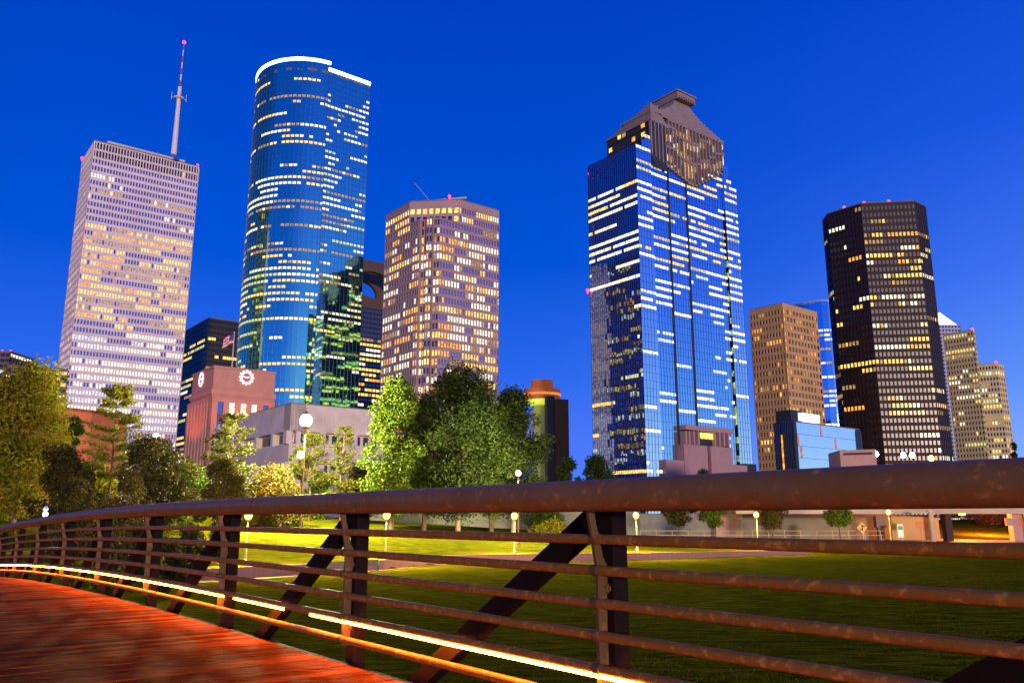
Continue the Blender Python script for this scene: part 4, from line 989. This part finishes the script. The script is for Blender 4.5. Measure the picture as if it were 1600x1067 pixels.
q = MB(); c_ = Vector((b.x, b.y, at(470, 711, 95).z)); q.sphere(c_ + Vector((-.25, -.5, 0)), .45, 8, 6); q.build('lamp_globe', GLOBEW, o)
q = MB(); q.tube([c_ + Vector((0, 0, -.5)), c_ + Vector((-.2, -.45, -.42))], .07, 6); q.build('arm', PBRN, o)
for u, v, D, r, gm, lb in ((232, 681, 120, .45, GLOBEW, 'slim lamp with a small white globe in front of the pale tower'), (338, 729, 115, .42, GLOBEW, 'white globe lamp half hidden by the dark bush under the block with clocks'),
                           (810, 739, 99, .34, GLOBEW, 'small white lamp glowing among the dark central trees')):
    b = gp(u, D); lamp(b, at(u, v, D).z - b.z, r, gm, PBRN, lb, power=60000, lc=(1, .85, .5), pr=.08)
b = gp(70, 40); b.z = -2.6; o = lamp(b, at(69, 803, 40).z - b.z, .13, GLOBEW, BLACK, 'lamp with a bluish cap just past the far end of the bridge', power=5000, lc=(1, .8, .5), pr=.05)
q = MB(); q.lathe((b.x, b.y, at(69, 797, 40).z), [(.1, 0), (.12, .1), (.04, .2)], 8); q.build('cap', mat('blue_cap', (.1, .2, .8), .4, emit=(.1, .25, 1), estr=1.2), o)
for u, v, lb in ((1378, 709, 'greenish white street lamp standing alone left of the pair'), (1421, 711, 'left lamp of the greenish white pair below the eight sided tower'), (1435, 711, 'right lamp of the greenish white pair below the eight sided tower')):
    D = 200; b = gp(u, D); lamp(b, at(u, v, D).z - b.z, .62, GLOBEG, PBRN, lb, 'greenish lamps below the dark tower', pr=.1)
D = 160; b = gp(1465, D); lamp(b, at(1465, 716, D).z - b.z, .5, GLOBEO, PBRN, 'lone orange street lamp rising above the handrail at right', pr=.1)

# ------------------------------------------------------------------ trees and shrubs
BARK = mat('bark', (.10, .065, .04), .9, noise=(2.5, (.055, .035, .022), .35, .65, (3, 3, .6)), bump=.4, bscale=6); BARKP = mat('pale_bark', (.34, .24, .15), .85, noise=(2, (.2, .14, .09), .35, .65, (2, 2, .6)))
def leaf(name, c1, c2, tr=.35):
    m = bpy.data.materials.new(name); m.use_nodes = True; nt = m.node_tree; b = nt.nodes['Principled BSDF']; out = nt.nodes['Material Output']
    t = nt.nodes.new('ShaderNodeTexCoord'); n = tex(nt, t.outputs['Object'], .55, 4); g = nt.nodes.new('ShaderNodeNewGeometry')
    c = mix(nt, mr(nt, n.outputs[0], .35, .65), c1, c2); h = nt.nodes.new('ShaderNodeHueSaturation'); nt.links.new(c, h.inputs['Color'])
    nt.links.new(mr(nt, g.outputs['Random Per Island'], 0, 1, .72, 1.28), h.inputs['Value'])
    nt.links.new(h.outputs[0], b.inputs['Base Color']); b.inputs['Roughness'].default_value = .6; b.inputs['Specular IOR Level'].default_value = 0. if 'grass' in name else .2
    tl = nt.nodes.new('ShaderNodeBsdfTranslucent'); nt.links.new(h.outputs[0], tl.inputs['Color']); ms_ = nt.nodes.new('ShaderNodeMixShader'); ms_.inputs[0].default_value = tr
    nt.links.new(b.outputs[0], ms_.inputs[1]); nt.links.new(tl.outputs[0], ms_.inputs[2]); nt.links.new(ms_.outputs[0], out.inputs['Surface']); return m
LEAFD = leaf('leaf_dark', (.018, .036, .004), (.032, .054, .006)); LEAFG = leaf('leaf_green', (.05, .10, .008), (.085, .125, .010)); LEAFY = leaf('leaf_yellow_lit', (.19, .20, .006), (.25, .20, .008))  # LEAFY: light of an unbuilt lamp is put into the yellow leaf colour
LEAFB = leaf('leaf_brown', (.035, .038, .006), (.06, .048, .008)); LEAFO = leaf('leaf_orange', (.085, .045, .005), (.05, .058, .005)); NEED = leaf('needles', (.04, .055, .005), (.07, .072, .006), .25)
LEAFR = leaf('leaf_lit_red', (.14, .05, .01), (.10, .05, .01))  # orange light on the far tree is put into these leaf colours
def leaf_quad(q, p, s, rg, flat=.0, up=None):
    a = Vector((rg.gauss(0, 1), rg.gauss(0, 1), rg.gauss(0, 1) * (1 - flat))).normalized(); b = a.orthogonal().normalized()
    b = (b * math.cos(rg.uniform(0, 6.28)) + a.cross(b) * math.sin(rg.uniform(0, 6.28))).normalized()
    l, w_ = s * rg.uniform(.7, 1.3), s * rg.uniform(.35, .6)
    q.quad(p - a * l * .5, p + b * w_ * .5, p + a * l * .5, p - b * w_ * .5)
def tree(base, h, wid, lm, label, name='tree', seed=1, nl=5200, ls=.30, trunk=.28, bark=BARK, shape=1.0, lumps=34, group=None, cat='tree', low=.25, lean=0.):
    """crown: leaves on the shells of many lumps; trunk with limbs running into them"""
    rg = random.Random(seed * 31 + 5); base = Vector(base); o = empty(name, base, label, cat, group)
    cz = h * (low + (1 - low) / 2); rz = h * (1 - low) / 2; rx = wid / 2; L = []
    for _ in range(lumps):
        a = rg.uniform(0, 6.283); t = rg.uniform(-1, 1); rr = math.sqrt(max(0, 1 - abs(t) ** (1.6 * shape))) * (1 - .25 * max(0, t) * shape); k = rg.uniform(.35, .92) if rg.random() < .7 else rg.choice((rg.uniform(0, .5), rg.uniform(.9, 1.1)))
        r_ = rx * (rg.uniform(.20, .38) if k < .93 else rg.uniform(.12, .2)); L.append((base + Vector((rx * rr * k * math.cos(a) + lean * (t + 1), rx * rr * k * math.sin(a), cz + rz * t * .88)), r_))
    tq = MB(); th = h * low + rz * .9
    jig = [base + Vector((rg.uniform(-.1, .1) * k + lean * k * .2, rg.uniform(-.1, .1) * k, th * k / 4 - (.35 if k == 0 else 0))) for k in range(5)]
    tq.tube(jig, [trunk * 1.35, trunk, trunk * .85, trunk * .65, trunk * .4], 8)
    for p, r_ in rg.sample(L, min(9, len(L))):
        s = jig[1] + (jig[4] - jig[1]) * rg.uniform(.2, 1); m_ = (s + p) / 2 + Vector((rg.uniform(-.3, .3), rg.uniform(-.3, .3), -.05 * h * rg.random()))
        tq.tube([s, m_, p], [trunk * .35, trunk * .22, trunk * .08], 5)
    tq.build('trunk', bark, o); q = MB(); tot = sum(r * r for _, r in L)
    for p, r_ in L:
        for _ in range(int(2.8 * nl * r_ * r_ / tot)):
            d = Vector((rg.gauss(0, 1), rg.gauss(0, 1), rg.gauss(0, .8))).normalized(); rad_ = r_ * (rg.uniform(.55, 1.08) if rg.random() < .85 else rg.uniform(.9, 1.35))
            leaf_quad(q, p + d * rad_, ls * 1.25, rg)
    q.build('crown', lm, o); return o
def pine(base, h, wid, label, seed, group=None, low=.42, lm=None, dens=6):
    rg = random.Random(seed); base = Vector(base); o = empty('pine_tree', base, label, 'pine tree', group); tq = MB(); q = MB()
    pts = [base + Vector((.12 * math.sin(k * 1.3 + seed), .1 * math.cos(k), h * k / 6 - (.3 if k == 0 else 0))) for k in range(7)]
    tq.tube(pts, [.17, .15, .13, .11, .08, .05, .02], 7); nw = 11
    for k in range(nw):
        f = low + (1 - low) * (k + rg.uniform(-.2, .2)) / nw; rr = wid / 2 * min(1, .35 + 1.5 * (1 - f) / (1 - low) * .8) * rg.uniform(.7, 1.1)
        if k == 0: rr *= .7
        for j in range(rg.randint(4, 6)):
            a = rg.uniform(0, 6.283); i0 = min(5, int(f * 6)); s = pts[i0] + (pts[i0 + 1] - pts[i0]) * (f * 6 - i0); e = s + Vector((rr * math.cos(a), rr * math.sin(a), rr * rg.uniform(.05, .4)))
            tq.tube([s, (s + e) / 2 + Vector((0, 0, -.08)), e], [.045, .03, .012], 4)
            for m_ in range(8):
                c = s + (e - s) * (.3 + .75 * m_ / 7)
                for _ in range(dens): 
                    d = ((e - s).normalized() * .6 + Vector((rg.gauss(0, 1), rg.gauss(0, 1), rg.gauss(.5, .8)))).normalized(); c2 = c + d * rg.uniform(0, .28); b = d.orthogonal() * .045; L_ = rg.uniform(.25, .5)
                    q.quad(c2 - b, c2 + d * L_ * .5 - b * 1.3, c2 + d * L_, c2 + d * L_ * .5 + b * 1.3)
    tq.build('trunk', BARK, o); q.build('crown', lm or NEED, o); return o
def T(u, vtop, wpx, D, lm, label, seed, **k):
    b = gp(u, D); h = at(u, vtop, D).z - b.z; return tree(b, h, wpx / FPX * D * CP, lm, label, seed=seed, **k)
def Pn(u, vtop, wpx, D, label, seed, **k):
    b = gp(u, D); h = at(u, vtop, D).z - b.z; return pine(b, h, wpx / FPX * D * CP, label, seed, **k)
# big central group
T(612, 588, 104, 104, LEAFG, 'bright lit green tree at the left end of the central tree group', 1, nl=8000, ls=.34, low=.04, shape=.7, lumps=64)
T(716, 578, 184, 110, LEAFD, 'broad dark tree, the tallest of the central group, under the granite tower', 2, nl=12500, ls=.36, low=.12, bark=BARKP, lumps=95, shape=1.3)
T(662, 622, 110, 108, LEAFD, 'shorter dark tree filling the gap beside the bright lit one', 12, nl=6500, ls=.34, low=.08, lumps=50)
T(802, 612, 132, 116, LEAFD, 'dark olive tree at the right end of the central group', 3, nl=9500, ls=.36, low=.10, bark=BARKP, lumps=75, shape=1.3)
T(768, 636, 116, 112, LEAFG, 'mid green tree low in the middle of the central group', 13, nl=6000, ls=.34, low=.1, lumps=46)
T(888, 708, 46, 150, LEAFD, 'small dark tree right of the central group', 4, nl=2200, low=.1, ls=.4)
T(936, 709, 76, 155, LEAFD, 'wide dark tree at the foot of the mirror glass tower', 5, nl=3200, low=.1, ls=.42)
T(1102, 734, 46, 160, LEAFD, 'tip of a small tree in front of the stone entrance block', 6, nl=1800, low=.15, ls=.42)
# left group
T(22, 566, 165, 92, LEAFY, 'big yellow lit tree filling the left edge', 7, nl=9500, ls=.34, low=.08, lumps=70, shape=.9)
T(98, 648, 58, 96, LEAFD, 'narrow dark evergreen in front of the brick building', 8, nl=3200, ls=.3, low=.05, shape=1.3)
T(88, 692, 100, 82, LEAFB, 'round brownish bush below the narrow evergreen', 9, nl=4200, ls=.27, low=.04, cat='bush', name='bush')
T(112, 752, 110, 62, LEAFB, 'low brown bush close behind the far handrail', 10, nl=3000, ls=.2, low=.04, cat='bush', name='bush', trunk=.12)
Pn(166, 597, 78, 90, 'tall young pine in front of the pale tower', 11, dens=13, low=.34, lm=leaf('needles_lit_tint', (.13, .15, .012), (.19, .17, .014), .3))  # needle colour brightened in place of lamp light that misses this pine
T(150, 722, 76, 98, LEAFY, 'bright yellow shrub behind the tall pine', 14, nl=2600, low=.05, cat='bush', name='bush')
T(234, 682, 124, 86, LEAFB, 'wide dark rounded tree right of the tall pine', 15, nl=7000, ls=.27, low=.06, lumps=46)
T(200, 746, 100, 66, LEAFB, 'low dark bush under the wide rounded tree', 16, nl=2800, ls=.2, low=.04, cat='bush', name='bush', trunk=.12)
T(292, 722, 70, 96, LEAFG, 'yellow green shrub between the two dark bushes', 17, nl=2600, low=.05, cat='bush', name='bush')
Pn(357, 648, 76, 92, 'pine standing before the corner of the concrete library', 12, dens=11)
T(342, 716, 84, 84, LEAFB, 'dark bush at the foot of the library pine', 18, nl=3800, ls=.26, low=.05, cat='bush', name='bush')
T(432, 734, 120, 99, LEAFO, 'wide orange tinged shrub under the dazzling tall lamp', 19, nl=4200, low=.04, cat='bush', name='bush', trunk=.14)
Pn(482, 678, 66, 108, 'loose pine right behind the dazzling tall lamp', 13)
Pn(531, 664, 48, 106, 'slender young pine between the lamp and the bright tree', 14, low=.3)
T(562, 730, 80, 112, LEAFO, 'rust tinted shrub left of the bright lit tree', 20, nl=2600, low=.04, cat='bush', name='bush')
T(500, 742, 60, 114, LEAFG, 'small green shrub behind the slender pine', 21, nl=1800, low=.04, cat='bush', name='bush')
T(395, 748, 60, 100, LEAFY, 'small yellow shrub between pine and tall lamp', 22, nl=1800, low=.04, cat='bush', name='bush')
# street trees in the band under the handrail
for u, vt, wd_, D, lm, lb in ((1058, 786, 46, 120, LEAFB, 'brownish street tree left in front of the grey ramp wall'), (1114, 785, 44, 121, LEAFG, 'lit green street tree in front of the grey ramp wall'),
                              (1206, 786, 60, 122, LEAFO, 'street tree with orange lit leaves beside a park lamp'), (1311, 785, 48, 122, LEAFG, 'street tree left of the diamond road sign')):
    T(u, vt, wd_, D, lm, lb, int(u), nl=1500, ls=.26, low=.42, trunk=.09, group='small street trees under the handrail')
T(868, 822, 80, 116, LEAFY, 'clump of tall ornamental grass on the far lawn', 41, nl=1500, ls=.3, low=.02, cat='bush', name='bush', trunk=.05)
T(850, 796, 60, 124, LEAFG, 'low green bush behind the ornamental grass', 42, nl=1500, ls=.3, low=.05, cat='bush', name='bush', trunk=.08)
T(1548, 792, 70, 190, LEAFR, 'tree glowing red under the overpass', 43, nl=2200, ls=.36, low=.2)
T(1598, 688, 16, 150, LEAFD, 'dark treetop peeking over the handrail at the right edge', 44, nl=900, ls=.36, low=.5)
for k, (u, D, vt, wd_) in enumerate(((215, 55, 812, 70), (300, 60, 818, 60), (268, 48, 838, 60), (180, 44, 836, 50), (352, 66, 806, 40))):
    T(u, vt, wd_, D, LEAFB, ('spreading brown bush below the handrail near the far posts', 'brown bush between two braces of the bridge', 'low brown bush seen through the middle rails', 'small brown bush near the far end of the deck', 'low bush beside the first park lamp')[k], 60 + k, nl=1500, ls=.2, low=.03, cat='bush', name='bush', trunk=.06)
T(466, 700, 40, 118, LEAFG, 'thin tree behind the tall lamp on the mound', 71, nl=1400, low=.5, trunk=.12)
# grass tufts growing on the near bank
tq = MB(); rg = random.Random(9)
for it in range(26000):
    near = it < 2600; D = rg.uniform(13, 25) if near else 20 + 48 * rg.random() ** .8; u = rg.uniform(900, 1750) if near else rg.uniform(380, 1720); p = gp(u, D)
    if math.sin(p.x * .9 + 2 * math.sin(p.y * .35)) * math.sin(p.y * .6 + math.sin(p.x * .4)) + rg.uniform(-.9, .9) < -.1: continue
    for _ in range(4 if near else 3):
        a = rg.uniform(0, 6.28); d = Vector((math.cos(a) * .25, math.sin(a) * .25, 1)).normalized(); s = Vector((-math.sin(a), math.cos(a), 0)) * (.008 if near else .035); l = rg.uniform(.08, .26) * (.8 if near else .30); o_ = Vector((rg.uniform(-.1, .1), rg.uniform(-.1, .1), -.02))
        tq.add([p + o_ - s, p + o_ + s, p + o_ + d * l + Vector((math.cos(a), math.sin(a), 0)) * l * .3], [(0, 1, 2)])
tag(tq.build('grass', leaf('grass_blades', (.060, .066, .0015), (.115, .100, .003), .2), loc=(8, 20, ZL)), kind='stuff')

# ------------------------------------------------------------------ benches
def bench(p, face, label):
    o = empty('park_bench', p, label, 'bench', 'dark park benches'); f = Vector(face).normalized(); s = Vector((-f.y, f.x, 0)); p = Vector(p); bb = MB(); M_ = BLACK
    for k in range(4): bb.box(p + f * (.08 + .1 * k) + Z_ * .44, s * .75, f * .04, Z_ * .015)
    bb.build('seat', M_, o); bb = MB()
    for k in range(4): bb.box(p - f * (.02 + .02 * k) + Z_ * (.54 + .1 * k), s * .75, f * .012, Z_ * .04)
    bb.build('backrest', M_, o)
    for e in (-.7, .7):
        bb = MB(); bb.box(p + s * e + f * .4 + Z_ * .21, s * .025, f * .025, Z_ * .21); bb.box(p + s * e + f * .0 + Z_ * .42, s * .025, f * .025, Z_ * .42); bb.box(p + s * e + f * .2 + Z_ * .62, s * .025, f * .22, Z_ * .02); bb.build('leg', M_, o)
bench(gp(527, wallY(527) - .9) + Z_ * .06, (.3, -1, 0), 'dark metal bench on the path left of a bridge post'); bench(gp(580, wallY(580) - .9) + Z_ * .06, (.3, -1, 0), 'dark metal bench half hidden by a bridge post')

bench(gp(1270, 121), (0, -1, 0), 'dark bench on the pavement between two street trees')

# ------------------------------------------------------------------ road side: barrier, ramp wall, overpass, signs
def wallseg(name, u0, u1, D0, D1, vt0, vt1, th, mt, label, cat='wall'):
    a, b = gp(u0, D0), gp(u1, D1); za, zb = at(u0, vt0, D0).z, at(u1, vt1, D1).z; n = Vector((0, th, 0)); q = MB(); lo = min(a.z, b.z) - .6
    q.add([(a.x, a.y, lo), (b.x, b.y, lo), (b.x, b.y + th, lo), (a.x, a.y + th, lo), (a.x, a.y, za), (b.x, b.y, zb), (b.x, b.y + th, zb), (a.x, a.y + th, za)],
          [(0, 1, 5, 4), (1, 2, 6, 5), (2, 3, 7, 6), (3, 0, 4, 7), (4, 5, 6, 7)])
    return tag(q.build(name, mt, loc=(a.x, a.y, a.z)), label, cat)
GREYG = mat('grey_green_concrete', (.22, .23, .19), .85, noise=(.35, (.15, .16, .14), .35, .7, (1, 1, 2)))
wallseg('roadside_barrier', 560, 1000, 133, 133, 799, 798, .4, GREYG, 'grey roadside barrier behind the far lawn')
wallseg('ramp_wall', 1000, 1396, 152, 152, 802, 803, .6, GREYG, 'long grey green ramp wall behind the street trees')
wallseg('ramp_wall', 1118, 1160, 150, 150, 801, 801, 1.4, CONCP, 'pinkish wall block against the grey ramp wall')
wallseg('ramp_wall', 1392, 1466, 146, 146, 804, 809, .6, TAN, 'tan lit wall beside the underpass opening')
ra = MB(); fo = []
fr_ = empty('street_railing', gp(1020, 128), 'low pipe railing along the street in front of the ramp wall', 'railing')
for v in (829, 836):
    ra = MB(); ra.tube([at(u, v, 128) for u in range(1000, 1400, 20)], .05, 6); ra.build('rail', PCON, fr_)
for u in range(1000, 1400, 25):
    ra = MB(); t_ = at(u, 828, 128); g0 = gp(u, 128); ra.tube([g0 - Z_ * .2, t_], .05, 6); ra.build('post', PCON, fr_)
fr_ = empty('street_railing', gp(750, 127), 'thin railing on the edge of the far lawn behind the central trees', 'railing')
for dz in (.55, 1.0):
    ra = MB(); ra.tube([gp(u, 127) + Z_ * dz for u in range(560, 990, 20)], .04, 6); ra.build('rail', GREYG, fr_)
for u in range(560, 990, 25):
    ra = MB(); g0 = gp(u, 127); ra.tube([g0 - Z_ * .2, g0 + Z_ * 1.05], .04, 6); ra.build('post', GREYG, fr_)
ov = empty('overpass', gp(1478, 140), 'road overpass with a pale edge beam on square piers', 'overpass')
OVC = mat('overpass_concrete', (.55, .44, .30), .85, noise=(.2, (.46, .36, .25), .35, .7))
q = MB(); xa, xb = at(1150, 800, 139).x, at(1800, 800, 139).x; zt, zb = at(1400, 795.5, 139).z, at(1400, 802.5, 139).z
q.abox(xa, xb, 139, 139.5, zb, zt + .5); q.build('edge_beam', OVC, ov); q = MB(); q.abox(xa, xb, 139.5, 151, zb + .25, zt); q.build('deck', CONC, ov)
for u in (1478, 1584):
    q = MB(); g0 = gp(u, 142); w_ = .55 if u == 1478 else .75; q.abox(g0.x - w_, g0.x + w_, 141.2, 142.6, g0.z - .5, zb + .25); q.build('pier', BROWN if u == 1478 else CONCP, ov)
q = MB(); g0 = gp(1578, 139); q.abox(at(1571, 812, 138.6).x, at(1583, 812, 138.6).x, 138.3, 138.9, at(1577, 821, 138.6).z, at(1577, 809, 138.6).z); q.build('control_box', CONCP, ov)
q = MB(); q.abox(at(1500, 800, 146).x, at(1506, 800, 146).x, 145.5, 146.5, zb - .1, zb + .24); q.build('underpass_light', GLOBEO, ov)
for u, D_, e in ((1505, 148, 30000), (1545, 165, 30000)):
    l = bpy.data.lights.new('underpass_lamp', 'POINT'); l.energy = e; l.color = (1, .22, .03); l.shadow_soft_size = .3; o = bpy.data.objects.new('underpass_lamp', l); COL.objects.link(o); o.parent = ov
    o.location = Vector((at(u, 805, D_).x, D_, zb - .5)) - wloc(ov)
def sign(u, D, vc, build, label, pm=PCON, cat='road sign', name='road_sign', vt=None):
    b = gp(u, D); c = at(u, vc, D); o = empty(name, b, label, cat); q = MB(); q.tube([b - Z_ * .3, Vector((b.x, b.y + .06, at(u, vt or vc, D).z))], .06, 6); q.build('post', pm, o); build(c, o)
YS = mat('sign_yellow', (.75, .32, .02), .5); SB = mat('sign_black', (.02, .02, .02), .5); SW = mat('sign_white', (.7, .75, .68), .5); SGN = mat('sign_green', (.03, .25, .12), .5)
def diamond(c, o):
    q = MB(); r = .8; q.add([c + Vector((r * math.cos(a), y, r * math.sin(a))) for y in (-.04, .02) for a in (0, math.pi / 2, math.pi, 3 * math.pi / 2)], [(0, 1, 2, 3)[::-1], (4, 5, 6, 7), (0, 1, 5, 4), (1, 2, 6, 5), (2, 3, 7, 6), (3, 0, 4, 7)])
    q.build('sign_panel', YS, o); q = MB(); q.box(c + Vector((0, -.06, 0)), (.1, 0, 0), (0, .015, 0), (0, 0, .5)); q.box(c + Vector((.15, -.06, .2)), (.28, 0, 0), (0, .014, 0), (0, 0, .09)); q.box(c + Vector((-.15, -.06, -.2)), (.28, 0, 0), (0, .014, 0), (0, 0, .09)); q.build('symbol', SB, o)
sign(1347, 127, 824, diamond, 'yellow diamond road sign in front of the grey ramp wall')
def board(w_, h_, mt, m2=None):
    def f(c, o):
        q = MB(); q.box(c, (w_, 0, 0), (0, .03, 0), (0, 0, h_)); q.build('sign_panel', mt, o)
        if m2: q = MB(); q.box(c + Vector((0, -.035, h_ * .45)), (w_ * .8, 0, 0), (0, .012, 0), (0, 0, h_ * .3)); q.build('symbol', m2, o)
    return f
sign(1407, 126, 829, board(.42, .95, SW, SGN), 'small white and green notice board beside a park lamp')
sign(1157, 128, 821, board(.3, .9, GREYG), 'narrow grey sign on a post among the street trees')
sign(1437, 140, 820, board(.55, .55, mat('sign_orange', (.6, .2, .05), .5)), 'orange sign on the tan wall')
b = gp(1455, 134); o = empty('utility_pole', b, 'pale utility pole in front of the tan wall', 'pole'); q = MB(); q.tube([b - Z_ * .3, Vector((b.x, b.y, at(1455, 797, 134).z))], [.45, .38], 8); q.build('pole', OVC, o)
q = MB(); q.box(Vector((b.x, b.y, at(1455, 798, 134).z)), (.6, 0, 0), (0, .3, 0), (0, 0, .12)); q.build('cap', OVC, o)
b = gp(1374, 130); o = empty('signal_cabinet', b, 'dark brown signal cabinet on a stub left of the last park lamp', 'cabinet'); q = MB(); q.abox(b.x - .75, b.x + .75, b.y - .5, b.y + .5, at(1374, 824, 130).z, at(1374, 806, 130).z); q.build('cabinet_box', PBRN, o)
q = MB(); q.abox(b.x - .45, b.x + .45, b.y - .35, b.y + .35, b.z - .2, at(1374, 824, 130).z); q.build('pedestal', PBRN, o)
